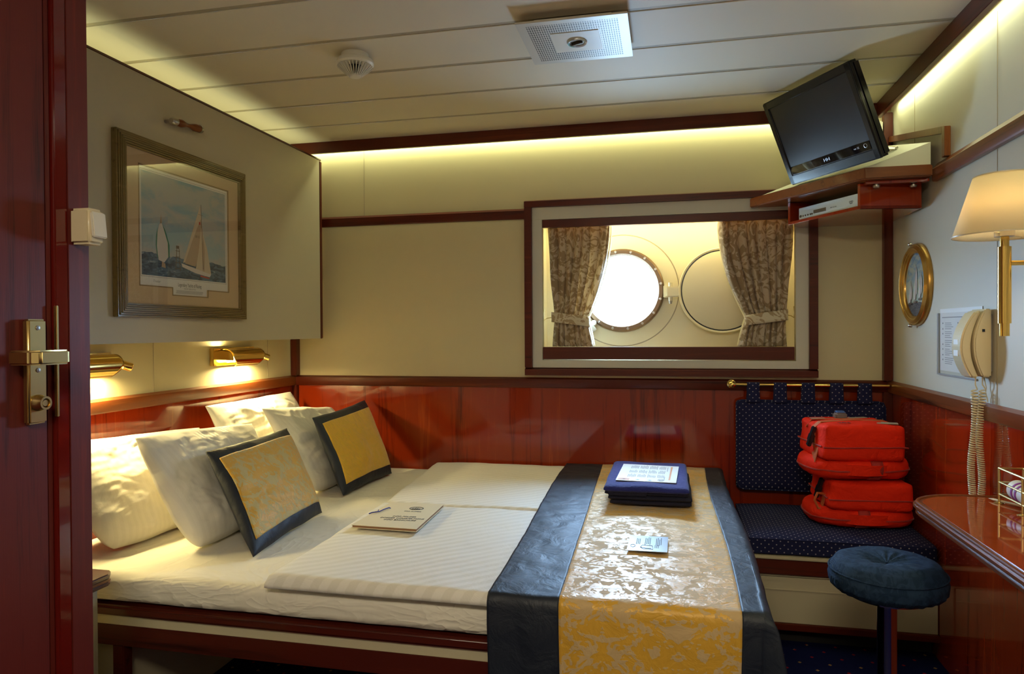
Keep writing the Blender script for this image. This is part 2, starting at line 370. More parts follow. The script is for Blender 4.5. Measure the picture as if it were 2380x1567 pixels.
# back wall with the window opening (hull recess behind)
OX0, OX1, OZ0, OZ1 = -.585, .551, 1.038, 1.706
w = MB()
w.box(-2.0, OX0, YB, YB+.03, ZR1-.02, ZC+.01).box(OX1, 1.05, YB, YB+.03, ZR1-.02, ZC+.01).box(OX0, OX1, YB, YB+.03, OZ1, ZC+.01).box(OX0, OX1, YB, YB+.03, ZR1-.02, OZ0)
w.build('wall_back', 'cream', kind=st)
MB().box(-1.99, 1.04, YB-.006, YB+.03, 0, ZR0+.01).build('wall_back_panelling', 'panel', kind=st)
w = MB().box(XL-.1, XL, -1.6, 3.4, ZR0, ZC+.01); w.build('wall_left', 'cream', kind=st)
MB().box(XL-.1, XL+.004, -1.6, 3.3, 0, ZR0+.01).build('wall_left_panelling', 'panel', kind=st)
MB().box(XR, XR+.1, -1.6, 3.4, ZR0, ZC+.01).build('wall_right', 'creamR', kind=st)
MB().box(XR-.004, XR+.1, -1.6, 3.3, 0, ZR0+.01).build('wall_right_panelling', 'panel', kind=st)
MB().box(-2.0, 1.05, -1.65, -1.55, 0, ZC+.01).build('wall_front', 'creamR', kind=st)
# wet-room partition on the left that carries the door
w = MB().box(-1.9, -1.215, -1.55, .36, 0, ZC).box(-1.26, -1.215, 1.175, 1.255, 0, ZC).box(-1.9, -1.26, 1.215, 1.255, 0, ZC).box(-1.9, -1.215, .36, 1.175, 2.05, ZC)
w.build('wall_partition', 'creamR', kind=st)
MB().box(-1.213, -1.20, 1.204, 1.257, 0, ZC, .001).build('trim_17', 'door', kind=st)
tb = MB().box(-1.245, -1.2005, 1.1735, 1.2035, 0, ZC, .002)
tb.build('trim_18', 'jamb', kind=st)
def trim(n, mb, mat): return mb.build('trim_%d' % n, mat, kind=st)
# chair rails, mid rails, cove beams, corner posts
def rail_back(x0, x1, z0, z1, d, ch=.008):     # chamfered top edge
    return MB().prism([(x0, YB-.0062, z0), (x0, YB-d+.003, z0), (x0, YB-d, z0+.006), (x0, YB-d, z1-ch), (x0, YB-.0062, z1)], (x1-x0, 0, 0))
def rail_side(xw, sgn, y0, y1, z0, z1, d, ch=.008):
    X = lambda q: xw+sgn*q
    return MB().prism([(X(.0042), y0, z0), (X(d-.003), y0, z0), (X(d), y0, z0+.006), (X(d), y0, z1-ch), (X(.0042), y0, z1)], (0, y1-y0, 0))
trim(1, rail_back(XL+.02, XR-.02, ZR0, ZR1, .022), 'trimX')
trim(2, rail_side(XL, 1, 1.257, YB-.006, ZR0, ZR1, .022), 'lipY')
trim(3, rail_side(XR, -1, -1.5, YB-.006, ZR0, ZR1, .022), 'lipY')
trim(4, rail_back(XL+.03, -.668, 1.712, 1.764, .025, .012), 'trimX')
trim(5, rail_side(XR, -1, -1.5, 2.755, 1.70, 1.764, .022, .022), 'lipY')
trim(6, MB().box(XL+.03, .882, 3.222, 3.240, 2.074, ZC, .002), 'trimX')
trim(7, MB().box(.860, .880, -1.5, 3.222, 2.066, ZC, .002), 'trimY')
trim(8, MB().box(XL+.001, XL+.034, 3.262, YB, ZR1, 2.05, .002), 'trimZ')
trim(9, MB().box(.902, XR-.001, 3.266, YB-.001, ZR1, 2.10, .002), 'trimZ')
trim(10, MB().box(XL+.004, XL+.03, 3.268, YB-.006, 0, ZR0, .002), 'trimZ')
trim(11, MB().box(.90, XR-.004, 3.266, YB-.007, .35, ZR0, .002), 'trimZ')
trim(12, MB().box(-1.5, -1.497, YB-.0012, YB+.001, 1.765, 2.10), 'groove')
trim(13, MB().box(XR-.0012, XR+.001, 2.30, 2.303, ZR1, 1.70).box(XR-.0012, XR+.001, 2.30, 2.303, 1.765, 2.1).box(XR-.0012, XR+.001, 3.0, 3.003, 1.765, 2.1), 'groove')
trim(14, MB().box(XL-.001, XL+.0012, 2.28, 2.283, ZR1, 1.3).box(XL-.001, XL+.0012, 3.05, 3.053, ZR1, 1.3), 'groove')
# ------------------------------------------------------------------ window_1
win = thing('window_1', (-.015, YB, .966), kind=st)
f = MB()
x0, x1, z0, z1, wd = -.668, .640, .966, 1.801, .036
y1, yf = YB-.0005, YB-.032
def barx(z, h): f.prism([(x0, y1, z), (x0, yf, z), (x0, yf, z+h-.008), (x0, y1-.006, z+h), (x0, y1, z+h)], (x1-x0, 0, 0))
barx(z1-wd, wd); barx(z0, wd)
f.box(x0, x0+wd, yf, y1, z0+wd, z1-wd, .002).box(x1-wd, x1, yf, y1, z0+wd, z1-wd, .002)
f.build('window_frame', 'trimX', win)
f = MB(); a, b, c_, d_ = x0+wd, x1-wd, z0+wd, z1-wd
for q in ((a, b, OZ1, d_), (a, b, c_, OZ0), (a, OX0, OZ0, OZ1), (OX1, b, OZ0, OZ1)): f.box(q[0], q[1], YB-.014, YB-.0005, q[2], q[3], .001)
f.build('inner_panel', 'creamR', win)
MB().box(OX0+.002, OX1-.002, YB-.012, YB+.012, 1.668, OZ1-.001, .0015).build('pelmet_board', 'trimX', win)
MB().box(OX0+.002, OX1-.006, YB-.012, YB+.012, 1.042, 1.100, .0015).build('sill_board', 'trimX', win)
f = MB(); HY = 3.50     # lining box of the recess
f.box(-.70, -.60, YB+.031, HY+.02, .99, 1.76).box(.60, .72, YB+.031, HY+.02, .99, 1.76).box(-.60, .60, YB+.031, HY+.02, 1.72, 1.80).box(-.60, .60, YB+.031, HY+.02, .98, 1.04)
f.build('recess_lining', 'hull', win)
# hull plate with a round hole, porthole ring, glass
PX, PZ, PR = -.222, 1.374, .172
hole = MB(); b = bmesh.new(); N = 64
def sq(t):     # point on the rectangle border for angle t
    dx, dz = math.cos(t), math.sin(t); k_ = min((.86 if dx > 0 else .42)/max(abs(dx), 1e-6), (.42)/max(abs(dz), 1e-6)); return (PX+dx*k_, PZ+dz*k_)
for yy, flip in ((HY, 0), (HY+.06, 1)):
    inn = [b.verts.new((PX+PR*math.cos(2*PI*i/N), yy, PZ+PR*math.sin(2*PI*i/N))) for i in range(N)]; out = [b.verts.new((sq(2*PI*i/N)[0], yy, sq(2*PI*i/N)[1])) for i in range(N)]
    for i in range(N): b.faces.new((inn[i], inn[(i+1) % N], out[(i+1) % N], out[i]))
    if yy == HY: i0_ = inn
for i in range(N): b.faces.new((i0_[i], inn[i], inn[(i+1) % N], i0_[(i+1) % N]))
bmesh.ops.recalc_face_normals(b, faces=b.faces); hole.merge(b)
hole.build('hull_plate', 'hull', win, smooth=30)
port = MB().lathe([(.172, -.002), (.172, -.022), (.180, -.030), (.196, -.030), (.204, -.022), (.206, 0)], (PX, HY, PZ), (0, 1, 0), 64).build('porthole_ring', 'chrome', win)
M['portring'] = plain('porthole_bronze', (.22, .15, .10), .35, .8); port.data.materials[0] = M['portring']
for i in range(16):
    t_ = 2*PI*(i+.4)/16; q = (PX+.191*math.cos(t_), HY-.030, PZ+.191*math.sin(t_))
    bo = MB().lathe([(.0001, -.003), (.0055, -.003), (.0068, -.001), (.007, .002)], q, (0, 1, 0), 12)
    bo.build('bolt', 'steel', port)
MB().lathe([(.176, -.004), (.1705, -.004), (.1705, -.014), (.176, -.014)], (PX, HY, PZ), (0, 1, 0), 64, True).build('gasket', 'chrome', port)
MB().lathe([(.0001, .030), (.172, .030), (.172, .038), (.0001, .038)], (PX, HY, PZ), (0, 1, 0), 64).build('porthole_glass', 'glass', win)
MB().lathe([(.272, -.0008), (.2745, -.0015), (.277, -.0008)], (PX, HY, PZ), (0, 1, 0), 72).build('flange_seam', 'groove', win)
CX, CZ, CR = .252, 1.364, .203
cv = MB().lathe([(.0001, -.066), (.150, -.064), (.186, -.058), (.186, -.040), (.0001, -.040)], (CX, HY, CZ), (0, 1, 0), 64); cv.mi = 1
cv.lathe([(.186, -.055), (.192, -.055), (.192, -.042), (.186, -.042)], (CX, HY, CZ), (0, 1, 0), 64, True); cv.mi = 0
cv.lathe([(.192, -.040), (.192, -.058), (.199, -.060), (.203, -.052), (.203, -.036), (.0001, -.036)], (CX, HY, CZ), (0, 1, 0), 64)
cv = cv.build('deadlight_cover', ['hull', 'black'], win)
MB().box(-.008, .065, HY-.055, HY-.028, CZ-.028, CZ+.022, .004).lathe([(.0001, -.045), (.010, -.045), (.010, .042), (.0001, .042)], (.012, HY-.042, CZ), (0, 0, 1), 16).box(-.022, .004, HY-.04, HY, CZ-.03, CZ+.03, .003).build('hinge', 'hull', cv)
MB().lathe([(.0001, -.060), (.007, -.060), (.009, -.048), (.009, -.044)], (.012, HY-.042, CZ), (0, 0, 1), 12).build('hinge_pin', 'steel', cv)
MB().obox((PX-.15, HY-.035, PZ-.175), ((.6, 0, -.8), (0, 1, 0), (.8, 0, .6)), (.03, .012, .014), .003).lathe([(.0001, -.02), (.013, -.02), (.013, .0), (.0001, .0)], (PX-.135, HY-.035, PZ-.158), (0, 1, 0), 14).build('clamp', 'steel', win)

# curtains
def curtain(name, xt0, xt1, xm0, xm1, xb0, xb1, side, label, phase):
    zt, zm, zb = 1.678, 1.232, 1.101; y = YB+.048
    root = thing(name, ((xt0+xt1)/2, y, zb), label, 'curtain')
    def prof(v):     # v 0 top .. 1 bottom -> z, x0, x1, amp
        z = lerp(zt, zb, v); tm = (zt-zm)/(zt-zb)
        if v < tm:
            s_ = v/tm; e0 = s_**1.6 if side > 0 else s_**1.5; e1 = s_**1.9
            q0, q1 = lerp(xt0, xm0, e0 if side < 0 else e1), lerp(xt1, xm1, e1 if side < 0 else e0)
            if side < 0: q0 = lerp(xt0, xm0, s_); 
            else: q1 = lerp(xt1, xm1, s_)
        else:
            s_ = (v-tm)/(1-tm); q0, q1 = lerp(xm0, xb0, s_**.8), lerp(xm1, xb1, s_**.8)
        d = abs(v-tm); amp = .009+.013*smooth(d/.35)
        return z, q0, q1, amp
    def fn(u, v):
        z, q0, q1, amp = prof(v); uu = u+.02*nz(u*5, v*3, phase)
        ph = uu*2*PI*7.5+phase+1.2*nz(u*3, v*2.5, phase*2); y_ = y+amp*math.sin(ph)+.004*math.sin(ph*2.3+v*5)
        return Vector((lerp(q0, q1, u)+amp*.45*math.cos(ph), y_, z))
    m = MB().grid(fn, 150, 60).build('drape', 'curtain', root, smooth=180)
    m.modifiers.new('solid', 'SOLIDIFY').thickness = .002
    # pale lining turned out along the inner edge
    def fl(u, v):
        z, q0, q1, amp = prof(v); e = q1 if side < 0 else q0; return Vector((e+(-side)*(-.004+(.014 if side > 0 else .006)*u), y+.010+.012*u, z))
    l = MB().grid(fl, 3, 40).build('lining_edge', 'lining', root, smooth=180); l.modifiers.new('solid', 'SOLIDIFY').thickness = .002
    # tie-back band
    a, b_ = xm0-.012, xm1+.012
    def fb(u, v):
        t_ = 2*PI*u; cx, r = (a+b_)/2, (b_-a)/2; x = cx+r*math.copysign(abs(math.cos(t_))**.6, math.cos(t_)); yy = y-.004+.03*math.copysign(abs(math.sin(t_))**.6, math.sin(t_))
        return Vector((x, yy, zm+(v-.5)*.048+.006*math.sin(t_)*0+(.012*(x-cx)/r*side)))
    bd = MB().grid(fb, 40, 4, True).build('tie_band', 'curtain_band', root, smooth=180); bd.modifiers.new('solid', 'SOLIDIFY').thickness = .003
    hx = (OX0-.003 if side < 0 else OX1+.003); hx2 = a if side < 0 else b_
    MB().tube([(hx2, y, zm+.01*side*side), (lerp(hx2, hx, .6), y+.004, zm+.006), (hx, y+.01, zm-.002), (hx+.004*side, y+.01, zm+.018), (hx, y+.012, zm+.05)], .0022, 6).build('hook', 'brassworn', root)
    return root
curtain('curtain', -.575, -.262, -.538, -.375, -.545, -.345, -1, 'left brown scroll-patterned curtain tied back beside the open porthole', .4)
curtain('curtain', .232, .545, .352, .515, .318, .515, 1, 'right brown scroll-patterned curtain tied back over the round cover', 2.1)

# ------------------------------------------------------------------ door_1 and its fittings
dr = thing('door_1', (-1.2, .76, 0), kind=st)
MB().box(-1.245, -1.208, .37, 1.158, .01, 2.045, .002).box(-1.245, -1.2095, 1.160, 1.170, .01, 2.045).build('door_leaf', 'door', dr)
hp = MB().box(-1.208, -1.192, 1.102, 1.144, 1.004, 1.207, .004, 3).build('handle_plate', 'brassworn', dr)
for z in (1.19, 1.108): MB().lathe([(.0045, 0), (.0045, .001), (.0001, .0015)], (-1.192, 1.123, z), (1, 0, 0), 14).build('screw', 'steel', hp)
lv = MB()
lv.lathe([(.012, 0), (.012, .012), (.009, .02)], (-1.192, 1.122, 1.134), (1, 0, 0), 20)
lv.prism([(-1.190, 1.056, 1.1205), (-1.142, 1.056, 1.1205), (-1.127, 1.068, 1.1205), (-1.127, 1.130, 1.1205), (-1.132, 1.136, 1.1205), (-1.175, 1.136, 1.1205), (-1.175, 1.118, 1.1205), (-1.146, 1.118, 1.1205), (-1.146, 1.075, 1.1205), (-1.190, 1.075, 1.1205)], (0, 0, .0275), .004, 3)
lv.build('lever_handle', 'brassworn', dr)
MB().lathe([(.016, 0), (.016, .006), (.013, .010), (.013, .020), (.009, .020), (.008, .012), (.006, .018), (.0001, .018)], (-1.192, 1.121, 1.045), (1, 0, 0), 28).build('lock_cylinder', 'brassworn', dr)
tag(MB().box(-1.2052, -1.1975, 1.1712, 1.1768, 1.012, 1.235, .001).build('strike_plate', 'brassworn'), 'narrow metal strike plate on the red door jamb', 'strike plate')
sw = thing('light_switch', (-1.17, 1.235, 1.36), 'cream surface-mounted rocker switch box beside the dark door', 'light switch')
MB().box(-1.1995, -1.150, 1.205, 1.246, 1.362, 1.436, .006, 3).build('switch_box', 'ivory', sw)
MB().obox((-1.1475, 1.227, 1.402), ((1, 0, .10), (0, 1, 0), (-.10, 0, 1)), (.004, .0175, .026), .002).build('rocker', 'white', sw)

# ------------------------------------------------------------------ folded upper berth, framed print, latch
ub = thing('folded_upper_berth', (-1.72, 2.3, 1.145), 'cream fold-up berth board with dark wood edging on the left wall', 'folded berth')
MB().box(-1.735, -1.700, 1.27, 3.212, 1.145, 2.036).build('berth_board', 'berth', ub)
MB().prism([(-1.738, 3.2125, 1.145), (-1.698, 3.2125, 1.145), (-1.698, 3.236, 1.145), (-1.738, 3.236, 1.145)], (0, 0, .888), .003).build('end_trim', 'trimZ', ub)
MB().prism([(-1.737, 1.27, 2.0365), (-1.697, 1.27, 2.0365), (-1.701, 1.27, 2.046), (-1.735, 1.27, 2.049)], (0, 1.96, 0), .001).build('top_trim', 'trimY', ub)
MB().box(-1.896, -1.736, 3.0, 3.03, 1.3, 1.33, .002).build('wall_bracket', 'steel', ub); MB().box(-1.896, -1.736, 1.4, 1.43, 1.3, 1.33, .002).build('wall_bracket', 'steel', ub)
lt = thing('berth_latch', (-1.69, 2.2, 1.915), 'small turned wood latch handle with metal caps above the framed yacht print', 'latch')
def latch_path(y): return (-1.668-.006*(y-2.12)/.14, y, 1.912+.014*(y-2.12)/.14)
MB().lathe([(.008, 0), (.008, .004), (.012, .012), (.014, .03), (.010, .046), (.007, .060), (.0075, .075), (.011, .09), (.014, .105), (.0135, .125)], (-1.668, 2.125, 1.912), (0, 1, .08), 20).build('grip', 'lipY', lt)
MB().lathe([(.0001, -.022), (.009, -.022), (.0135, -.014), (.0135, .004), (.009, .006)], (-1.668, 2.125, 1.912), (0, 1, .08), 20).tube([(-1.700, 2.115, 1.912), (-1.668, 2.115, 1.912)], .006, 10).build('metal_cap', 'steel', lt)
MB().lathe([(.0145, .125), (.0145, .136), (.010, .142), (.0001, .142)], (-1.668, 2.125, 1.912), (0, 1, .08), 20).tube([(-1.700, 2.260, 1.923), (-1.668, 2.260, 1.923)], .005, 10).build('metal_cap', 'steel', lt)

pic = thing('framed_print', (-1.69, 2.21, 1.23), 'large ribbed-frame print of racing yachts on the cream berth board', 'picture')
PY0, PY1, PZ0, PZ1 = 1.868, 2.556, 1.230, 1.824
fr = MB(); FW = .046
for (a, b, c_, d_, hz) in ((PY0, PY1, PZ1-FW, PZ1, 1), (PY0, PY1, PZ0, PZ0+FW, 1), (PY0, PY0+FW, PZ0, PZ1, 0), (PY1-FW, PY1, PZ0, PZ1, 0)):
    nrib = 7
    for i in range(nrib):     # ribbed profile, stepped outwards
        t0, t1 = i/nrib, (i+1)/nrib; hgt = .018+.008*math.sin(PI*(i+.5)/nrib)
        if hz:
            inv = (c_ == PZ0); e = FW*(t0 if inv else 1-t1); g = FW*(t1 if inv else 1-t0); off = FW*t0
            fr.box(-1.6995, -1.6995+hgt, a+off+.0008, b-off-.0008, c_+e+.0006, c_+g-.0006, .0014, 2)
        else:
            lo = (a == PY0); e = FW*(t0 if lo else 1-t1); g = FW*(t1 if lo else 1-t0); off = FW*t0
            fr.box(-1.6995, -1.6995+hgt, a+e+.0006, a+g-.0006, c_+off+.0008, d_-off-.0008, .0014, 2)
fr.build('picture_frame', 'frame', pic)
XM = -1.688
iy0, iy1, iz0, iz1 = PY0+FW-.003, PY1-FW+.003, PZ0+FW-.003, PZ1-FW+.003
by0, by1, bz0, bz1 = 1.974, 2.446, 1.338, 1.732; tab0, tab1, tz = 2.130, 2.318, 1.312     # opening with a caption tab below
mt = MB()
for q in ((iy0, by0, iz0, iz1), (by1, iy1, iz0, iz1), (by0, by1, bz1, iz1), (by0, tab0, iz0, bz0), (tab1, by1, iz0, bz0), (tab0, tab1, iz0, tz)): mt.box(XM-.004, XM, q[0], q[1], q[2], q[3])
mt.build('mount_board', 'mat', pic)
mt = MB(); e = .004
for q in ((by0-e, by0, bz0-e, bz1+e), (by1, by1+e, bz0-e, bz1+e), (by0-e, by1+e, bz1, bz1+e), (by0-e, tab0, bz0-e, bz0), (tab1, by1+e, bz0-e, bz0), (tab0-e, tab0, tz-e, bz0), (tab1, tab1+e, tz-e, bz0), (tab0-e, tab1+e, tz-e, tz)): mt.box(XM-.0005, XM+.0006, q[0], q[1], q[2], q[3])
mt.build('mount_bevel', 'matedge', pic)
def sea_mat(name, zs, ztop, c_sea1, c_sea2, c_sky1, c_sky2, c_cloud, sc):
    t = NT(name); v = t.coord(); x, y, z = t.sep(v)[0:3]
    cl = t.noise(t.coord((sc, sc*1.0, sc*2.2), (.5, 0, 0)), 1.0, 5, .4, .6)
    g = t.math('DIVIDE', t.math('SUBTRACT', z, zs), ztop-zs)
    sky = t.mix(g, c_sky2, c_sky1); cm = t.math('MULTIPLY_ADD', t.math('SUBTRACT', cl, .48), 7, .5); cm.node.use_clamp = True
    sky = t.mix(t.math('MULTIPLY', cm, .8), sky, c_cloud)
    wv = t.noise(t.coord((sc*2, sc*2.4, sc*7), (-.35, 0, 0)), 1.6, 4, 1.2, .6); wm = t.math('MULTIPLY_ADD', t.math('SUBTRACT', wv, .5), 5, .5); wm.node.use_clamp = True
    sea = t.mix(wm, c_sea1, c_sea2); foam = t.math('GREATER_THAN', wv, .66); sea = t.mix(t.math('MULTIPLY', foam, .6), sea, (.6, .62, .62))
    hz_ = t.math('ADD', z, t.math('MULTIPLY', t.math('SUBTRACT', t.noise(v, 22, 2), .5), .02)); hz_ = t.math('ADD', hz_, t.math('MULTIPLY', y, .02))
    m = t.math('GREATER_THAN', hz_, zs+.01); t.set(Base__Color=t.mix(m, sea, sky), Roughness=.6); return t.m
o = MB().box(XM-.006, XM-.0045, by0-.002, by1+.002, tz-.002, bz1+.002).build('print_sheet', 'paper', pic)
ay0, ay1, az0, az1 = by0+.013, by1-.012, 1.372, bz1-.014
oz = PZ0
M['bigsea'] = sea_mat('painted_sea_and_sky', 1.434-oz, az1-oz, (.02, .05, .10), (.11, .19, .28), (.16, .34, .48), (.36, .47, .52), (.48, .46, .44), 5)
MB().box(XM-.0045, XM-.0042, ay0, ay1, az0, az1).build('painted_scene', 'bigsea', pic)
mt = MB(); e = .0012
for q in ((ay0-.005, ay1+.005, az1+.004, az1+.004+e), (ay0-.005, ay1+.005, az0-.005, az0-.005+e), (ay0-.005, ay0-.005+e, az0-.005, az1+.005), (ay1+.004, ay1+.004+e, az0-.005, az1+.005)): mt.box(XM-.0045, XM-.0043, *q)
mt.build('key_line', 'grey_ink', pic)
M['sail'] = plain('painted_sail_cream', (.60, .50, .38), .6); M['sail2'] = plain('painted_sail_tan', (.46, .34, .24), .6); M['sailw'] = plain('painted_sail_white', (.66, .62, .60), .6)
M['sailred'] = plain('painted_red', (.55, .06, .03), .6); M['sailgreen'] = plain('painted_green', (.03, .20, .12), .6); M['mast'] = plain('painted_mast', (.12, .08, .06), .6)
def poly(mb, pts, x): mb.prism([(x, p[0], p[1]) for p in pts], (.00012, 0, 0))
# yacht in front (right) and spinnaker yacht (left); mapping of picture fractions to the print
def pp(a, b): return (lerp(ay0, ay1, a), lerp(az1, az0, b))
m = MB(); xx = XM-.0041
m.mi = 0; poly(m, [pp(.665, .20), pp(.70, .50), pp(.66, .70), pp(.58, .80), pp(.45, .835)], xx)
m.mi = 1; poly(m, [pp(.672, .34), pp(.70, .60), pp(.60, .86), pp(.47, .84), pp(.56, .60)], xx+.00015)
m.mi = 0; poly(m, [pp(.675, .43), pp(.75, .65), pp(.80, .92), pp(.72, .95), pp(.60, .90), pp(.64, .70)], xx+.0003)
m.mi = 1; poly(m, [pp(.70, .52), pp(.72, .68), pp(.715, .90), pp(.69, .90), pp(.69, .62)], xx+.00045)
m.mi = 2; poly(m, [pp(.43, .845), pp(.60, .88), pp(.80, .925), pp(.78, .955), pp(.60, .93), pp(.44, .88)], xx+.0006)
m.mi = 4; poly(m, [pp(.648, .375), pp(.664, .375), pp(.664, .405), pp(.648, .405)], xx+.0006); poly(m, [pp(.66, .945), pp(.78, .965), pp(.77, .975), pp(.66, .96)], xx+.0008)
m.mi = 3; poly(m, [pp(.672, .19), pp(.676, .19), pp(.70, .88), pp(.694, .88)], xx+.00075); poly(m, [pp(.64, .295), pp(.70, .30), pp(.70, .303), pp(.64, .298)], xx+.0009)
m.mi = 2; poly(m, [pp(.20, .455), pp(.235, .52), pp(.275, .66), pp(.28, .80), pp(.235, .86), pp(.175, .84), pp(.155, .72), pp(.16, .60), pp(.18, .50)], xx+.0003)
m.mi = 5; poly(m, [pp(.215, .48), pp(.25, .54), pp(.295, .68), pp(.295, .80), pp(.28, .80), pp(.275, .66), pp(.24, .55)], xx+.0005); poly(m, [pp(.165, .52), pp(.15, .60), pp(.145, .70), pp(.16, .82), pp(.168, .82), pp(.157, .70), pp(.163, .60)], xx+.0005)
m.mi = 1; poly(m, [pp(.205, .38), pp(.215, .47), pp(.19, .48)], xx+.0003)
m.mi = 1; poly(m, [pp(.21, .85), pp(.245, .87), pp(.25, .915), pp(.205, .905)], xx+.0006)
m.mi = 3
for a_, b_, c_, d_ in ((.375, .70, .36, .92), (.40, .70, .415, .925)): poly(m, [pp(a_, b_), pp(a_+.006, b_), pp(c_+.006, d_), pp(c_, d_)], xx+.0003)
for q in (.72, .78, .84, .90): poly(m, [pp(.363, q), pp(.413, q), pp(.413, q+.006), pp(.363, q+.006)], xx+.0003)
poly(m, [pp(.37, .67), pp(.405, .67), pp(.405, .70), pp(.37, .70)], xx+.0003)
m.build('painted_yachts', ['sail', 'sail2', 'sailw', 'mast', 'sailred', 'sailgreen'], pic, smooth=0)
YD, ZD = (0, 1, 0), (0, 0, 1)
text('US 12', .012, (XM-.003, lerp(ay0, ay1, .625), lerp(az1, az0, .55)), YD, ZD, 'ink', 'sail_number', pic, ext=0, sx=.8)
text('Legendary Yachts of Racing', .0185, (XM-.0040, 2.224, 1.343), YD, ZD, 'ink', 'caption_title', pic, sx=.62, ext=0)
text('FINE ART SERIES EDITION', .008, (XM-.0040, 2.224, 1.333), YD, ZD, 'grey_ink', 'caption_line', pic, sx=.7, ext=0)
m = MB(); m.rects((XM-.004, 0, 0), YD, ZD, [(2.150+random.random()*.004, 2.298-random.random()*.01, z, z+.0009) for z in (1.328, 1.3255, 1.323, 1.3205, 1.318)]); m.build('caption_text', 'grey_ink', pic, smooth=0)
text('Trotter', .013, (XM-.0040, 2.055, 1.350), YD, (0, .3, 1), 'grey_ink', 'signature', pic, sx=.9, ext=0)
MB().prism([(XM+.001, iy0, iz0), (XM+.0085, iy1, iz0), (XM+.0110, iy1, iz1), (XM+.0035, iy0, iz1)], (.001, 0, 0)).build('picture_glass', 'pane', pic)
# ------------------------------------------------------------------ reading lamps on the left wall
def reading_lamp(y0, label):
    r = thing('reading_lamp', (XL+.001, y0+.12, 1.03), label, 'wall lamp', 'brass reading lamps under the folded berth')
    MB().box(XL+.001, XL+.022, y0, y0+.30, 1.036, 1.112, .002).build('back_plate', 'brass', r)
    cx, cz, R = XL+.040, 1.066, .040; a0, a1 = math.radians(-62), math.radians(118)
    def hood(u, v):     # quarter-round hood, lower edge cut back at both ends
        a = lerp(a1, a0, v); cut = .035*smooth((v-.55)/.45); y = lerp(y0+.055+cut, y0+.295-cut, u); return Vector((cx+R*math.cos(a), y, cz+R*math.sin(a)))
    h = MB().grid(hood, 24, 18).build('hood', 'brass', r); h.modifiers.new('s', 'SOLIDIFY').thickness = .0015
    MB().prism([(cx+R*math.cos(a)*.98, y0+.055, cz+R*math.sin(a)*.98) for a in [lerp(a1, a0*.2, i/14) for i in range(15)]]+[(XL+.022, y0+.055, 1.06), (XL+.022, y0+.055, 1.105)], (0, .0015, 0)).build('end_cap', 'brass', r)
    MB().prism([(cx+R*math.cos(a)*.98, y0+.292, cz+R*math.sin(a)*.98) for a in [lerp(a1, a0*.2, i/14) for i in range(15)]]+[(XL+.022, y0+.292, 1.06), (XL+.022, y0+.292, 1.105)], (0, .0015, 0)).build('end_cap', 'brass', r)
    MB().lathe([(.0001, -.11), (.011, -.11), (.012, -.105), (.012, .105), (.011, .11), (.0001, .11)], (XL+.042, y0+.172, 1.060), (0, 1, 0), 16).build('lamp_tube', 'tube', r)
    d = Vector((.55, .75, -.35)).normalized(); p = Vector((XL+.055, y0+.325, 1.066))
    sp = MB().tube([(XL+.03, y0+.297, 1.072), (XL+.045, y0+.31, 1.072), tuple(p)], .0045, 8); sp.lathe([(.0001, -.014), (.013, -.014), (.0155, -.008), (.0155, .022), (.013, .024), (.012, .012), (.0001, .012)], p, d, 20); sp.build('spot_head', 'brass', r)
    area('reading_lamp_light', (XL+.040, y0+.17, 1.034), (.12, 0, -1), .2, .03, 2.6, WARM, spread=PI*.95)
    area('reading_lamp_uplight', (XL+.035, y0+.05, 1.115), (.1, 0, 1), .06, .05, .25, WARM)
    return r
reading_lamp(2.610, 'brass reading lamp by the corner, seen whole with its small spot head')
reading_lamp(1.752, 'brass reading lamp half hidden by the dark door partition')

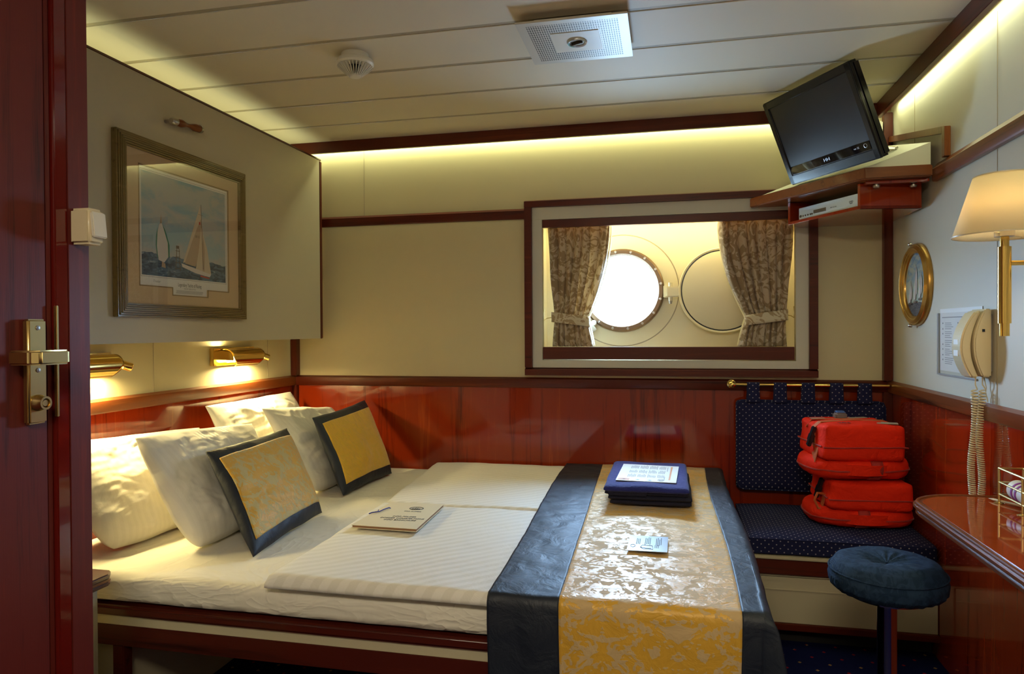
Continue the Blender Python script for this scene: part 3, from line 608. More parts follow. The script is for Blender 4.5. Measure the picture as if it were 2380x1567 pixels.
# ------------------------------------------------------------------ bed
bed = thing('bed', (-.85, 2.45, 0), 'dark mahogany double bed base with a cream stripe under the rail', 'bed')
MB().box(-1.885, .19, 1.650, 1.70, .390, .420, .008, 3).box(.15, .19, 1.70, 3.285, .390, .420, .008).build('side_rail', 'bedwood', bed)
MB().box(-1.88, .185, 1.666, 3.28, .354, .400).build('cream_stripe', 'bencream', bed)
MB().box(-1.88, .185, 1.662, 1.705, .303, .361, .002).box(.15, .185, 1.705, 3.28, .303, .361, .002).build('lower_beam', 'bedwood', bed)
for x, y in ((-1.527, 1.664), (-.35, 1.664), (.14, 1.67), (.14, 3.2)): MB().box(x, x+.036, y, y+.036, 0, .3045, .003).build('leg', 'bedwood', bed)
MB().box(-1.88, -1.537, 1.712, 3.25, 0, .3535).build('base_panel', 'bencream', bed)
def rslab(x0, x1, y0, y1, z0, z1, r, wr=.003, sc=4., seed=0., nu=110, nv=90, side=.004):
    """soft box with rounded edges and gentle wrinkles"""
    def prof(t, a, b):     # map 0..1 to a position and an inset amount
        return lerp(a, b, t)
    b = bmesh.new(); bmesh.ops.create_grid(b, x_segments=nu, y_segments=nv, size=1)
    th = z1-z0; rr = min(r, th*.5)
    # arc-length sheet: top plus skirts
    LX, LY = x1-x0, y1-y0; ex = rr*PI/2+(th-rr)
    for v in b.verts:
        sx = (v.co.x*.5+.5)*(LX-2*rr+2*ex)-ex; sy = (v.co.y*.5+.5)*(LY-2*rr+2*ex)-ex
        def fold(s_, L):
            m_ = L-2*rr
            if s_ < 0: q = -s_; sg = -1; base = 0
            elif s_ > m_: q = s_-m_; sg = 1; base = m_
            else: return s_, 0, 0
            if q < rr*PI/2: a = q/rr; return base+sg*rr*math.sin(a), rr*(1-math.cos(a)), sg
            return base+sg*rr, rr+(q-rr*PI/2), sg
        px, dx, gx = fold(sx, LX); py, dy, gy = fold(sy, LY); d = min(max(dx, dy), th)
        if dx > 0 and dy > 0: d = min(math.hypot(dx, dy), th)
        X, Y, Z = x0+rr+px, y0+rr+py, z1-d
        n_ = wr*(nz(X*sc, Y*sc, seed)+.5*nz(X*sc*2.7, Y*sc*2.7, seed+3)); Z += n_*(1 if d < th*.9 else 0)
        if d > rr*.8: k_ = side*(nz(X*7, Z*18, seed+9)+.7*nz(X*17+Z*20, Z*30, seed+5)); X += gx*k_; Y += gy*k_ if gy else 0
        v.co = Vector((X, Y, Z))
    m = MB(); m.merge(b); return m
mm = rslab(-1.875, .175, 1.668, 3.285, .428, .500, .03, .0015, 3, 1, 200, 120, .0035)
tag(mm.build('mattress', 'sheet', smooth=180), 'wide mattress in a crumpled white fitted sheet on the mahogany bed', 'mattress').modifiers.new('s', 'SOLIDIFY').thickness = .004
def duvet(name, label, xa, xb, y0, y1, z0, z1, seed):     # left edge runs from xa (front) to xb (back)
    m = rslab(0, 1, 0, 1, 0, 1, 0.001, 0, 1, 0, 2, 2); m.bm.free(); m.bm = bmesh.new()
    R = .020
    def fn(u, v):
        xl = lerp(xa, xb, v)+.006*nz(v*6, seed); x = lerp(xl, .165, u); y = lerp(y0+.008*nz(x*3, seed+2), y1, v)
        ed = min(u*(.165-xl), v*(y1-y0), (1-v)*(y1-y0)); k_ = math.sqrt(max(0, 1-(1-min(ed/R, 1))**2))
        zt = lerp(z0+.016, z1, k_)+.0045*k_*(nz(x*3.5, y*3.5, seed)+.5*nz(x*11, y*11, seed))
        zt -= .006*math.exp(-((x+.62)/.012)**2)*(1 if u > .1 else 0)*0
        return Vector((x, y, zt)), Vector((x, y, z0+.0012+(.006*(1-k_)))) 
    m.slab(fn, 130, 90, 0)
    return tag(m.build(name, 'duvet', smooth=180), label, 'duvet')
duvet('duvet', 'white satin-striped folded duvet on the far side of the bed along the back wall', -1.045, -1.115, 2.445, 3.265, .502, .541, 1.3)
duvet('duvet', 'white satin-striped folded duvet on the near side under the info folder', -1.035, -1.048, 1.642, 2.438, .502, .541, 6.1)

# ------------------------------------------------------------------ pillows and cushions
def puff(corners, th, seed, nu=56, nv=56, pinch=.05, power=.42, wr=.013, rnd=.05, sag=0.):
    TL, TR, BR, BL = [Vector(c) for c in corners]; N_ = (TR-TL).cross(BL-TL).normalized()*-1
    N_ = (BL-TL).cross(TR-TL).normalized()
    if N_.x < 0: N_ = -N_
    def fn(u, v):
        U, V = 2*u-1, 2*v-1; e = max(0, (1-U*U)*(1-V*V)); h = th*.5*(e**power)
        pu = .5+.5*U*math.sqrt(1-rnd*(.2+.8*v)*V**4)*(1-pinch*(1-abs(V))**0.8*.9); pv = .5+.5*V*math.sqrt(1-rnd*.35*(.2+.8*v)*U**4)*(1-pinch*(1-abs(U))**0.8*.9); h *= lerp(1-sag, 1+sag, v)
        p = TL.lerp(TR, pu).lerp(BL.lerp(BR, pu), pv)
        n1 = nz(u*3.2, v*3.2, seed)+.55*nz(u*8, v*8, seed+4)+.25*nz(u*19+4*nz(v*4, u*4, seed), v*19, seed+8)
        p = p+(TR-TL)*(.008*nz(v*5, seed, 3)*(1-e))+(BL-TL)*(.008*nz(u*5, seed, 7)*(1-e))
        w_ = wr*n1*min(1, e*3+.03); return p+N_*max(.0015, h+w_), p-N_*max(.0015, h*.7-w_*.4)
    return fn, nu, nv, N_
def pillow(label, corners, th, seed, mat='pillow'):
    fn, nu, nv, N_ = puff(corners, th, seed, 80, 80, wr=.016, rnd=.30, sag=.22, power=.38, pinch=.015); c = sum((Vector(q) for q in corners), Vector())/4
    m = MB().slab(fn, nu, nv, 0); zs = min(Vector(q).z for q in corners); return tag(m.build('pillow', mat, origin=(c.x, c.y, zs), smooth=180), label, 'pillow', 'white striped pillows against the head wall')
pillow('white pillow furthest to the left, leaning on the mahogany head wall', [(-1.83, 1.80, .840), (-1.83, 2.46, .800), (-1.64, 2.36, .508), (-1.655, 1.77, .508)], .15, 1.1)
pillow('rear white pillow in the corner, its peak rising highest of all', [(-1.845, 2.50, .880), (-1.845, 3.18, .880), (-1.655, 3.16, .510), (-1.655, 2.55, .510)], .12, 2.2)
p2 = pillow('front left white pillow directly behind the beige-flowered gold cushion', [(-1.645, 1.885, .850), (-1.665, 2.57, .805), (-1.425, 2.34, .508), (-1.405, 1.850, .508)], .145, 3.3)
m = MB(); a_ = Vector((-1.386, 1.99, .595)); tX, tY = Vector((.0, 1, -.0)), Vector((-.45, .03, .89)).normalized()
pillow('white pillow right behind the plain gold cushion beside the back wall', [(-1.665, 2.625, .860), (-1.665, 3.26, .795), (-1.43, 3.13, .508), (-1.415, 2.61, .508)], .13, 4.4)
def cushion(label, corners, th, seed, gold):
    c = sum((Vector(q) for q in corners), Vector())/4; zs = min(Vector(q).z for q in corners)
    root = thing('cushion', (c.x, c.y, zs), label, 'cushion', 'navy-bordered gold cushions')
    fn, nu, nv, N_ = puff(corners, th, seed, pinch=.05, wr=.007)
    MB().slab(fn, nu, nv, 0).build('border', 'navy', root, smooth=180)
    def g(u, v):
        U, V = lerp(.05, .975, u), lerp(.115, .90, v); p, q = fn(U, V); return p+N_*.0022, p-N_*.002
    MB().slab(g, nu, nv, 0).build('gold_panel', gold, root, smooth=180); return root
cushion('navy-bordered gold cushion with beige flower pattern, front left', [(-1.475, 2.005, .790), (-1.505, 2.555, .790), (-1.255, 2.375, .507), (-1.210, 1.855, .507)], .105, 5.5, 'gold2')
cushion('plain golden yellow cushion with navy border nearer the back wall', [(-1.475, 2.705, .815), (-1.485, 3.255, .835), (-1.275, 3.10, .507), (-1.300, 2.635, .507)], .105, 6.6, 'gold3')

# ------------------------------------------------------------------ bed runner
run = thing('bed_runner', (-.08, 1.62, .05), 'gold damask bed runner with wide navy borders draped over the foot of the bed', 'bed runner')
YF, ZT = 1.632, .5525
def path(b):     # b: distance forward from the front edge (negative: on top)
    R = .022
    if b <= 0: return YF+.0+(-b), ZT, 0
    a = min(b/R, PI/2); return YF-R*math.sin(a), ZT-R*(1-math.cos(a))-max(0, b-R*PI/2), smooth(b/.1)
def xedge(k_, b):     # seam positions measured on the photo: outer left, left seam, right seam
    y = max(0, -b)
    t_ = min(y/1.65, 1)
    if k_ == 0: return lerp(-.425, -.47, smooth(t_*1.1))+(.006*smooth(b/.3))
    if k_ == 1: return lerp(-.252, -.30, t_)+.004*smooth(b/.3)
    if k_ == 2: return .158+.006*math.sin(y*4)-.004*smooth(b/.2)
LB = .50
def runner_piece(name, mat, ka, kb, nu, nv=170):
    def fn(u, v):
        b = lerp(-1.648, LB, v); y, z, hang = path(b); x = lerp(xedge(ka, b), xedge(kb, b), u)
        rip = .0045*nz(x*6, y*7, 2)+.0025*nz(x*18, y*22, 5); rip2 = .010*math.sin(x*26+1.5*nz(x*2, b*3, 1))*hang*min(1, b/.3+.1) if b > 0 else 0
        if b <= 0: z += rip*.9-.001
        else: y += rip*1.2-abs(rip2)*.8-.004*hang
        p = Vector((x, y, z)); q = Vector((x, y+.003*hang, z-.003*(1-hang))); return p, q
    return MB().slab(fn, nu, nv, 0).build(name, mat, run, smooth=180)
runner_piece('gold_panel', 'gold', 1, 2, 60); runner_piece('navy_border', 'navy', 0, 1, 30)
def rborder(u, v):     # right border: falls over the foot of the bed, cone fold at the corner
    b = lerp(-1.648, LB, v); xs = xedge(2, b); a = lerp(0, .34, u); w0 = .048+.012*smooth(-b/.9)
    rip = .004*nz(a*9, b*9, 4)
    if a < w0:
        y, z, hang = path(b); x = xs+a; p = Vector((x, y-(.004*hang if b > 0 else 0), z+(rip if b <= 0 else 0))); th_ = Vector((0, .003*hang, -.003*(1-hang)))
        return p, p+th_
    aa = a-w0; xe = xs+w0
    if b <= 0:
        R = .02; k_ = min(aa/R, PI/2); p = Vector((xe+R*math.sin(k_)+rip, YF-b, ZT-R*(1-math.cos(k_))-max(0, aa-R*PI/2))); return p, p+Vector((-.003, 0, 0))
    r = math.hypot(aa, b); th = math.atan2(b, aa); bl = .55*math.sin(th)**3*math.cos(th)**.8*1.6+.06
    bl = min(bl, .62)
    p = Vector((xe+.02*min(1, aa/.02)+math.cos(th)*bl*r*.9, YF-.022-math.sin(th)*bl*r*.25, ZT-.022-max(0, r-.03)*math.sqrt(1-bl*bl)))
    k_ = smooth(b/.05); y0_, z0_, h0 = path(b)
    q0 = Vector((xe+min(aa, .02), YF-b*0, ZT))
    p = Vector((xe, y0_, z0_)).lerp(p, smooth(aa/.03)) if aa < .03 else p
    return p, p+Vector((-.002, .002, 0))
MB().slab(rborder, 70, 170, 0).build('navy_border', 'navy', run, smooth=180)

# ------------------------------------------------------------------ things on the bed
fo = thing('info_folder', (-.89, 2.22, .549), 'cream info folder with black lettering and a blue cord on the near duvet', 'folder')
TLf, TRf, BRf, BLf = Vector((-.985, 2.375, .549)), Vector((-.785, 2.385, .549)), Vector((-.772, 2.068, .549)), Vector((-.994, 2.072, .549))
def sheetpts(z, g=0): return [p+Vector((0, 0, z)) for p in (TLf, TRf, BRf, BLf)]
MB().prism([p+Vector((0, 0, .0003)) for p in sheetpts(0)], (0, 0, .0018)).build('back_cover', 'folder', fo)
MB().prism([p.lerp(Vector((-.885, 2.22, p.z)), .02) for p in sheetpts(.0021)], (0, 0, .0065)).build('page_block', 'pages', fo)
MB().prism([p for p in sheetpts(.0088)], (0, 0, .0014), .0004).build('front_cover', 'folder', fo)
fx = (TRf-TLf).normalized(); fy = (TLf-BLf).normalized(); fz = .549+.0106
def fp(a, b): q = BLf.lerp(BRf, a).lerp(TLf.lerp(TRf, a), b); return (q.x, q.y, fz)
for i, s_ in enumerate(('INFO FOLDER', 'DOSSIER INFORMATIONS', 'INFO BROSCHURE')): text(s_, .0165, fp(.60, .395-i*.070), fx, fy, 'ink', 'lettering', fo, sx=.80)
text('STAR CLIPPERS', .010, fp(.62, .62), fx, fy, 'ink', 'lettering', fo, sx=.9)
c_ = Vector(fp(.62, .76)); m = MB(); m.tube([c_+fx*(.024*math.cos(t_))+fy*(.017*math.sin(t_)) for t_ in [2*PI*i/32 for i in range(33)]], .0012, 6)
for i, (dx, h_) in enumerate(((-.012, .018), (-.004, .024), (.004, .022), (.012, .016))): m.prism([c_+fx*(dx-.0035)-fy*.010, c_+fx*(dx+.0035)-fy*.010, c_+fx*(dx+.001)+fy*(h_-.012)], (0, 0, .0004))
m.build('sailing_ship_emblem', 'ink', fo)
MB().tube([(-.9935, 2.205, 0.5605), (-.984, 2.21, 0.5640), (-.968, 2.235, 0.5620), (-.962, 2.262, 0.5630), (-.953, 2.285, 0.5635), (-.950, 2.289, 0.5605)], .0018, 8).tube([(-.972, 2.23, 0.5620), (-.975, 2.245, 0.5650)], .0013, 6).build('blue_cord', 'blueink', fo)
def soft_fold(name, mat, x0, x1, y0, y1, z0, z1, seed, parent):
    """towel layers: rounded long fold at the front, each layer a loop"""
    n = 40
    def fn(u, v):
        e = 1-min(1, min(u, 1-u)*(x1-x0)/.03); f = 1-min(1, min(v, 1-v)*(y1-y0)/.03); k_ = math.sqrt(max(0, 1-max(e, f)**2.4)); 
        x = lerp(x0, x1, u)+.003*nz(v*4, seed); y = lerp(y0, y1, v)+.004*nz(u*4, seed+2); h = (z1-z0)/2; zc = (z0+z1)/2+.0*u
        w_ = .003*nz(u*3, v*3, seed+5); return Vector((x, y, zc+h*(.25+.75*k_)+w_)), Vector((x, y, zc-h*(.25+.75*k_)*.96))
    return MB().slab(fn, n, n, 0).build(name, mat, parent, smooth=180)
tw = thing('folded_towel', (-.07, 2.70, .556), 'navy blue towel folded thick on the gold runner, with a printed card on top', 'towel')
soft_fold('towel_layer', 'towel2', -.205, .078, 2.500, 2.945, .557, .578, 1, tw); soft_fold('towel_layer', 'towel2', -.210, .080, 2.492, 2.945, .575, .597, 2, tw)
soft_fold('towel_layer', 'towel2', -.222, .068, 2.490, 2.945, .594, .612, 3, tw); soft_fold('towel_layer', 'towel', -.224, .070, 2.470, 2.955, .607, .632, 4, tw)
MB().box(-.21, -.075, 2.484, 2.494, .594, .612, .003).build('towel_hem', 'towel2', tw)
def card(name, label, TL, TR, BR, BL, th=.0014):
    P = [Vector(q) for q in (TL, TR, BR, BL)]; c = sum(P, Vector())/4; r = thing(name, tuple(c), label, 'card')
    MB().prism(P, (0, 0, th)).build('card_sheet', 'paper', r, smooth=0)
    def at(a, b): q = P[3].lerp(P[2], a).lerp(P[0].lerp(P[1], a), b); return Vector((q.x, q.y, q.z+th+.0003))
    def rect(m, a0, a1, b0, b1): m.quad(at(a0, b0), at(a1, b0), at(a1, b1), at(a0, b1))
    return r, at, rect
r, at, rect = card('information_card', 'laminated card with columns of print and an orange bar on the navy towel', (-.178, 2.868, .634), (.040, 2.850, .634), (.026, 2.545, .634), (-.188, 2.555, .634))
m = MB(); rect(m, .865, .895, .12, .93); m.build('orange_bar', 'orange', r, smooth=0)
m = MB(); rect(m, .03, .22, .02, .13); m.build('orange_emblem', 'orange', r, smooth=0)
m = MB(); rnd = random.Random(3)
for row, (b0, b1) in enumerate(((.20, .40), (.45, .66), (.72, .95))):     # columns of print run across the card
    for i in range(26):
        a = .17+i*.024
        if i % 7 == 6: continue
        rect(m, a, a+.011, b0+rnd.random()*.03, b1-rnd.random()*.07)
rect(m, .79, .80, .12, .30); rect(m, .81, .82, .62, .90)
m.build('printed_lines', 'grey_ink', r, smooth=0)
for a in (.36, .56):
    m = MB()
    for k_ in range(4): t_ = PI*k_/4; d = .04; c0 = at(a, .07); ux = (at(1, 0)-at(0, 0)).normalized(); uy = (at(0, 1)-at(0, 0)).normalized(); v1 = ux*math.cos(t_)+uy*math.sin(t_); v2 = -ux*math.sin(t_)+uy*math.cos(t_); m.quad(c0-v1*.011, c0-v2*.0022, c0+v1*.011, c0+v2*.0022)
    m.build('blue_star', 'lightblue', r, smooth=0)

m = MB(); c0 = at(.745, .09); m.tube([c0+Vector((.011*math.cos(t_), .014*math.sin(t_), 0)) for t_ in [2*PI*i/24 for i in range(25)]], .0008, 5)
for dx in (-.005, 0, .005): m.prism([c0+Vector((dx-.002, -.008, 0)), c0+Vector((dx+.002, -.008, 0)), c0+Vector((dx+.0008, .009, 0))], (0, 0, .0003))
m.build('ship_emblem', 'grey_ink', r)
c0 = at(.13, .075); m = MB(); ux = Vector((1, 0, 0)); uy = Vector((0, 1, 0))
for k_ in range(4): t_ = PI*k_/4; v1 = ux*math.cos(t_)+uy*math.sin(t_); v2 = -ux*math.sin(t_)+uy*math.cos(t_); m.quad(c0-v1*.011+Vector((0, 0, .0004)), c0-v2*.0012+Vector((0, 0, .0004)), c0+v1*.011+Vector((0, 0, .0004)), c0+v2*.0012+Vector((0, 0, .0004)))
m.build('star_print', 'ink', r, smooth=0)
r, at, rect = card('notice_card', 'small bluish laminated notice card lying on the sunlit gold runner', (-.113, 2.125, .5605), (-.002, 2.128, .5605), (-.004, 1.982, .5605), (-.116, 1.980, .5605))
r.children[0].data.materials[0] = M['cardblue'] = plain('pale_blue_card', (.46, .55, .70), .25)
m = MB(); rnd = random.Random(5)
for i, a in enumerate((.20, .24, .28, .42, .46, .50, .54, .70, .74, .78, .82)): rect(m, a, a+.018, .34+rnd.random()*.1, .92-rnd.random()*.14)
for i, a in enumerate((.62, .66, .70)): rect(m, a+.06, a+.075, .20, .40)
m.build('printed_lines', 'ink', r, smooth=0)
m = MB(); c0 = at(.13, .30); m.tube([c0+Vector((.0065*math.cos(t_), .012*math.sin(t_), 0)) for t_ in [2*PI*i/20 for i in range(21)]], .0007, 5); m.build('round_emblem', 'ink', r)
m = MB(); m.tube([at(.32, .22), at(.36, .36), at(.62, .34), at(.64, .12), at(.40, .12), at(.32, .22), at(.45, .18), at(.60, .18)], .0007, 5); m.build('towel_drawing', 'ink', r)

# ------------------------------------------------------------------ nightstand
ns = thing('nightstand', (-1.66, 1.44, 0), 'cream nightstand with dark banded top, between the partition and the bed', 'nightstand')
MB().box(-1.85, -1.512, 1.27, 1.600, .008, .498, .002).build('body', 'bencream', ns)
MB().box(-1.512, -1.506, 1.31, 1.582, .428, .470, .001).box(-1.512, -1.506, 1.31, 1.582, .03, .395, .001).build('door', 'bencream', ns)
MB().prism([(-1.87, 1.265, .499), (-1.470, 1.265, .499), (-1.470, 1.595, .499), (-1.490, 1.622, .499), (-1.87, 1.622, .499)], (0, 0, .012), .003).prism([(-1.87, 1.265, .517), (-1.470, 1.265, .517), (-1.470, 1.595, .517), (-1.490, 1.622, .517), (-1.87, 1.622, .517)], (0, 0, .014), .003).build('top', 'bedwood', ns)
MB().prism([(-1.868, 1.267, .5105), (-1.4715, 1.267, .5105), (-1.4715, 1.594, .5105), (-1.491, 1.620, .5105), (-1.868, 1.620, .5105)], (0, 0, .007)).build('inlay_band', 'lipY', ns)

# ------------------------------------------------------------------ bench, cushions, rod
be = thing('bench', (.6, 3.0, 0), 'cream built-in corner bench with mahogany edging and a drawer front', 'bench')
MB().box(.300, .931, 2.742, 3.285, .088, .330).build('body', 'bencream', be)
MB().box(.335, .884, 2.7345, 2.7415, .093, .262, .001).box(.335, .884, 2.733, 2.7415, .246, .262, .001).build('drawer_front', 'bencream', be)
MB().box(.335, .8835, 2.731, 2.7345, .213, .218, .001).build('drawer_line', 'bencream', be)
MB().box(.289, .932, 2.722, 2.745, .274, .330, .004).box(.289, .310, 2.745, 3.285, .274, .330, .003).build('edge_trim', 'trimX', be)
MB().box(.281, .932, 2.718, 3.285, .3305, .341, .002).build('cream_edge', 'bencream', be)
MB().box(.320, .932, 2.724, 2.7415, .068, .092, .002).build('lower_trim', 'trimX', be)
MB().box(.36, .93, 2.80, 2.82, 0, .088).build('plinth', 'dark', be)
def pad(name, mat, x0, x1, y0, y1, z0, z1, r, crown, parent=None, seed=1, seam=True, vertical=False):
    m = MB(); b = bmesh.new(); bmesh.ops.create_cube(b, size=2); bmesh.ops.subdivide_edges(b, edges=b.edges[:], cuts=22, use_grid_fill=True)
    hx, hy, hz = (x1-x0)/2, (y1-y0)/2, (z1-z0)/2; c = Vector(((x0+x1)/2, (y0+y1)/2, (z0+z1)/2))
    for v in b.verts:
        p = Vector((v.co.x*hx, v.co.y*hy, v.co.z*hz)); q = Vector([max(-h_+r, min(h_-r, a_)) for a_, h_ in zip(p, (hx, hy, hz))]); d = p-q
        if d.length > 0: p = q+d.normalized()*min(r, d.length*1.0 if d.length < r else r)
        U, V = (v.co.x, v.co.z) if vertical else (v.co.x, v.co.y)
        k_ = crown*max(0, (1-U**4)*(1-V**4))
        if vertical: p.y += (k_ if v.co.y > 0 else -k_)*abs(v.co.y)
        else: p.z += k_*(1 if v.co.z > 0 else 0)*abs(v.co.z)
        p += Vector((nz(p.x*9, p.y*9, seed), nz(p.x*9+7, p.z*9, seed), nz(p.y*9, p.x*9, seed+4)))*.0018
        v.co = c+p
    m.merge(b); return m
sc_ = thing('seat_cushion', (.6, 3.0, .342), 'thick navy pin-dot seat cushion covering the bench', 'cushion')
pad('c', 'dots', .290, .928, 2.728, 3.262, .342, .408, .012, .012).build('cushion_pad', 'dots', sc_, smooth=60)
zz = .401; MB().tube([(.294, 2.736, zz), (.294, 2.731, zz), (.60, 2.7275, zz+.002), (.922, 2.731, zz), (.925, 2.80, zz), (.925, 3.24, zz)], .0028, 6).tube([(.292, 2.74, zz), (.2905, 3.0, zz+.001), (.2915, 3.25, zz)], .0028, 6).build('piping', 'dots', sc_)
bc = thing('back_cushion', (.6, 3.24, .47), 'navy pin-dot back cushion hung by cloth loops from the brass rod', 'cushion')
pad('b', 'dots', .292, .902, 3.236, 3.274, .470, .868, .018, .008, vertical=True).build('cushion_pad', 'dots', bc, smooth=60)
def rr_path(x0, x1, z0, z1, r, y, n=6):
    out = []
    for cx, cz, a0 in ((x1-r, z1-r, 0), (x0+r, z1-r, PI/2), (x0+r, z0+r, PI), (x1-r, z0+r, 1.5*PI)): out += [(cx+r*math.cos(a0+PI/2*i/n), y, cz+r*math.sin(a0+PI/2*i/n)) for i in range(n+1)]
    return out+[out[0]]
MB().tube(rr_path(.296, .898, .474, .866, .03, 3.235), .0035, 6).build('piping', 'dots', bc)
RY, RZ = 3.232, .935
for x in (.364, .476, .590, .704, .816):
    def lp(u, v, x=x):     # loop of cloth over the rod
        w_ = .026+.006*smooth(abs(v-.5)*2-.5); s_ = v
        if s_ < .35: q = (RY-.0115, lerp(.858, RZ, s_/.35))
        elif s_ < .65: a = lerp(PI, 0, (s_-.35)/.3); q = (RY+.0115*math.cos(a), RZ+.0115*math.sin(a))
        else: q = (RY+.0115, lerp(RZ, .858, (s_-.65)/.35))
        return Vector((x+(u*2-1)*w_, q[0], q[1]))
    l = MB().grid(lp, 3, 28).build('hanging_loop', 'dots', bc, smooth=180); l.modifiers.new('s', 'SOLIDIFY').thickness = .003
rod = thing('cushion_rod', (.6, RY, RZ), 'brass rod on the chair rail holding the back cushion', 'rod')
MB().tube([(.285, RY, RZ), (.912, RY, RZ)], .0075, 14).build('rod_tube', 'brass', rod)
MB().lathe([(.0001, -.016), (.010, -.014), (.014, -.007), (.0155, 0), (.014, .007), (.010, .014), (.0001, .016)], (.276, RY, RZ), (1, 0, 0), 20).tube([(.276, RY, RZ), (.276, YB-.026, RZ)], .007, 10).lathe([(.019, 0), (.019, .004), (.010, .008)], (.276, YB-.024, RZ), (0, -1, 0), 20).build('rod_bracket', 'brass', rod)

# ------------------------------------------------------------------ life jackets
def lifejacket(x, y, z, rot, bx, label, strap_x, top=False, hb=.125, hc=.072):
    r = thing('life_jacket', (x, y, z), label, 'life jacket', 'folded red life jackets stacked on the bench')
    R2 = Matrix.Rotation(rot, 3, 'Z'); O = Vector((x, y, z))
    def T(p): return O+R2 @ Vector(p)
    # flat horseshoe collar
    W2, D0, D1 = .193, -.135, .17
    def col(u, v):
        t_ = 2*PI*u; ca, sa = math.cos(t_), math.sin(t_); ex = .62
        px = W2*math.copysign(abs(ca)**ex, ca); py = (D1 if sa > 0 else -D0)*math.copysign(abs(sa)**.75, sa)
        a = 2*PI*v; k_ = .036; rr_ = 1-.0*abs(ca)
        off = k_*math.cos(a); hgt = hc/2*math.copysign(abs(math.sin(a))**.8, math.sin(a))
        s_ = (1-(k_-off)/math.hypot(px, py)); wv = .003*nz(u*14, v*3, x*9+z*5)+.002*nz(u*40, v*4, 2)
        return T((px*s_+wv, py*s_+wv, hc/2+hgt+wv))
    MB().grid(col, 110, 20, True, True).build('collar', 'redcloth', r, smooth=180)
    MB().prism([T((W2*.8*math.cos(2*PI*i/28), .15*math.sin(2*PI*i/28), hc*.25)) for i in range(28)], (0, 0, hc*.5)).build('collar_base', 'redcloth', r)
    m = MB(); m.tube([T((W2*1.003*math.copysign(abs(math.cos(q))**.62, math.cos(q)), (D1 if math.sin(q) > 0 else -D0)*1.003*math.copysign(abs(math.sin(q))**.75, math.sin(q)), hc*.44+.003*nz(q*3, z*9))) for q in [2*PI*i/90 for i in range(91)]], .0034, 5); m.build('seam', 'darkred', r)
    # foam block
    b = bmesh.new(); bmesh.ops.create_cube(b, size=2); bmesh.ops.subdivide_edges(b, edges=b.edges[:], cuts=18, use_grid_fill=True)
    hx, hy, hz = .149, .138, hb/2; rad = .016
    for v in b.verts:
        p = Vector((v.co.x*hx, v.co.y*hy, v.co.z*hz)); q = Vector([max(-h_+rad, min(h_-rad, a_)) for a_, h_ in zip(p, (hx, hy, hz))]); d = p-q
        if d.length > 0: p = q+d.normalized()*min(d.length, rad)
        tp = (v.co.z+1)/2; p.x *= 1-.035*tp; p.y *= 1-.03*tp
        bu = max(0, (1-v.co.y**2)*(1-v.co.z**2)); p.x += .006*bu*v.co.x; bu = max(0, (1-v.co.x**2)*(1-v.co.z**2)); p.y += .005*bu*v.co.y
        bu = max(0, (1-v.co.x**2)*(1-v.co.y**2)); p.z += .008*bu*v.co.z
        p += Vector((nz(p.x*14, p.z*14, x), nz(p.y*14, p.z*14, 3+z), nz(p.x*12, p.y*12, 5)))*.006+Vector((0, nz(p.x*30, p.z*22, z), nz(p.x*26, p.y*26, 2)))*.0025
        v.co = T((p.x+bx, p.y+.005, p.z+hc*.92+hz))
    m = MB(); m.merge(b); m.build('foam_block', 'redcloth', r, smooth=60)
    zs = hc*.92+hb*.40; loop = [(-hx, -hy), (hx, -hy), (hx, hy), (-hx, hy), (-hx, -hy)]; P = []
    for (a, c_), (a2, c2) in zip(loop[:-1], loop[1:]):
        for i in range(12): t_ = i/12; P.append(T((lerp(a, a2, t_)*1.0+bx, lerp(c_, c2, t_)+.005, zs+.003*nz(a+t_*3, c_, 7))))
    MB().tube([q+(q-T((bx, .005, zs))).normalized()*.006 for q in P], .0028, 5).build('seam', 'darkred', r)
    # strap round the block with its buckle on the left, webbing over the collar in front
    m = MB(); zt = hc*.92+hb+.0035
    if top:
        pts = [(-hx-.005+bx, -.035, hc*.8), (-hx-.004+bx, -.03, zt-.02), (-hx+.02+bx, -.028, zt), (bx, -.008, zt+.006), (hx-.02+bx, .015, zt), (hx+.002+bx, .02, zt-.02)]
        for (p0, p1) in zip(pts[:-1], pts[1:]):
            p0, p1 = Vector(p0), Vector(p1); d = (p1-p0).normalized(); s_ = Vector((0, 1, 0)); n_ = d.cross(s_).normalized(); m.obox(T((p0+p1)/2), (R2 @ d, R2 @ s_, R2 @ n_), ((p1-p0).length/2+.001, .016, .0012))
        pts = [(-hx-.002+bx, .06, zt-.03), (-hx+.02+bx, .055, zt), (bx, .01, zt+.007), (hx-.03+bx, -.05, zt), (hx-.0+bx, -.06, zt-.015)]
        for (p0, p1) in zip(pts[:-1], pts[1:]):
            p0, p1 = Vector(p0), Vector(p1); d = (p1-p0).normalized(); s_ = Vector((.35, .94, 0)); s_ = (s_-d*s_.dot(d)).normalized(); n_ = d.cross(s_).normalized(); m.obox(T((p0+p1)/2), (R2 @ d, R2 @ s_, R2 @ n_), ((p1-p0).length/2+.001, .012, .0012))
    m.obox(T((-hx-.006+bx, -.065, hc*.9+hb*.25)), (R2 @ Vector((.25, 0, 1)).normalized(), R2 @ Vector((0, 1, 0)), R2 @ Vector((1, 0, -.25)).normalized()), (.045, .016, .0014))
    if not top:
        m.tube([T((-hx-.004+bx, -.06, hc*.9+.05)), T((-hx-.03+bx, -.075, hc*.9+.055)), T((-hx-.042+bx, -.08, hc*.9+.03)), T((-hx-.030+bx, -.085, hc*.9)), T((-hx-.005+bx, -.085, hc*.9-.01))], .005, 6)
    m.build('strap', 'strap', r)
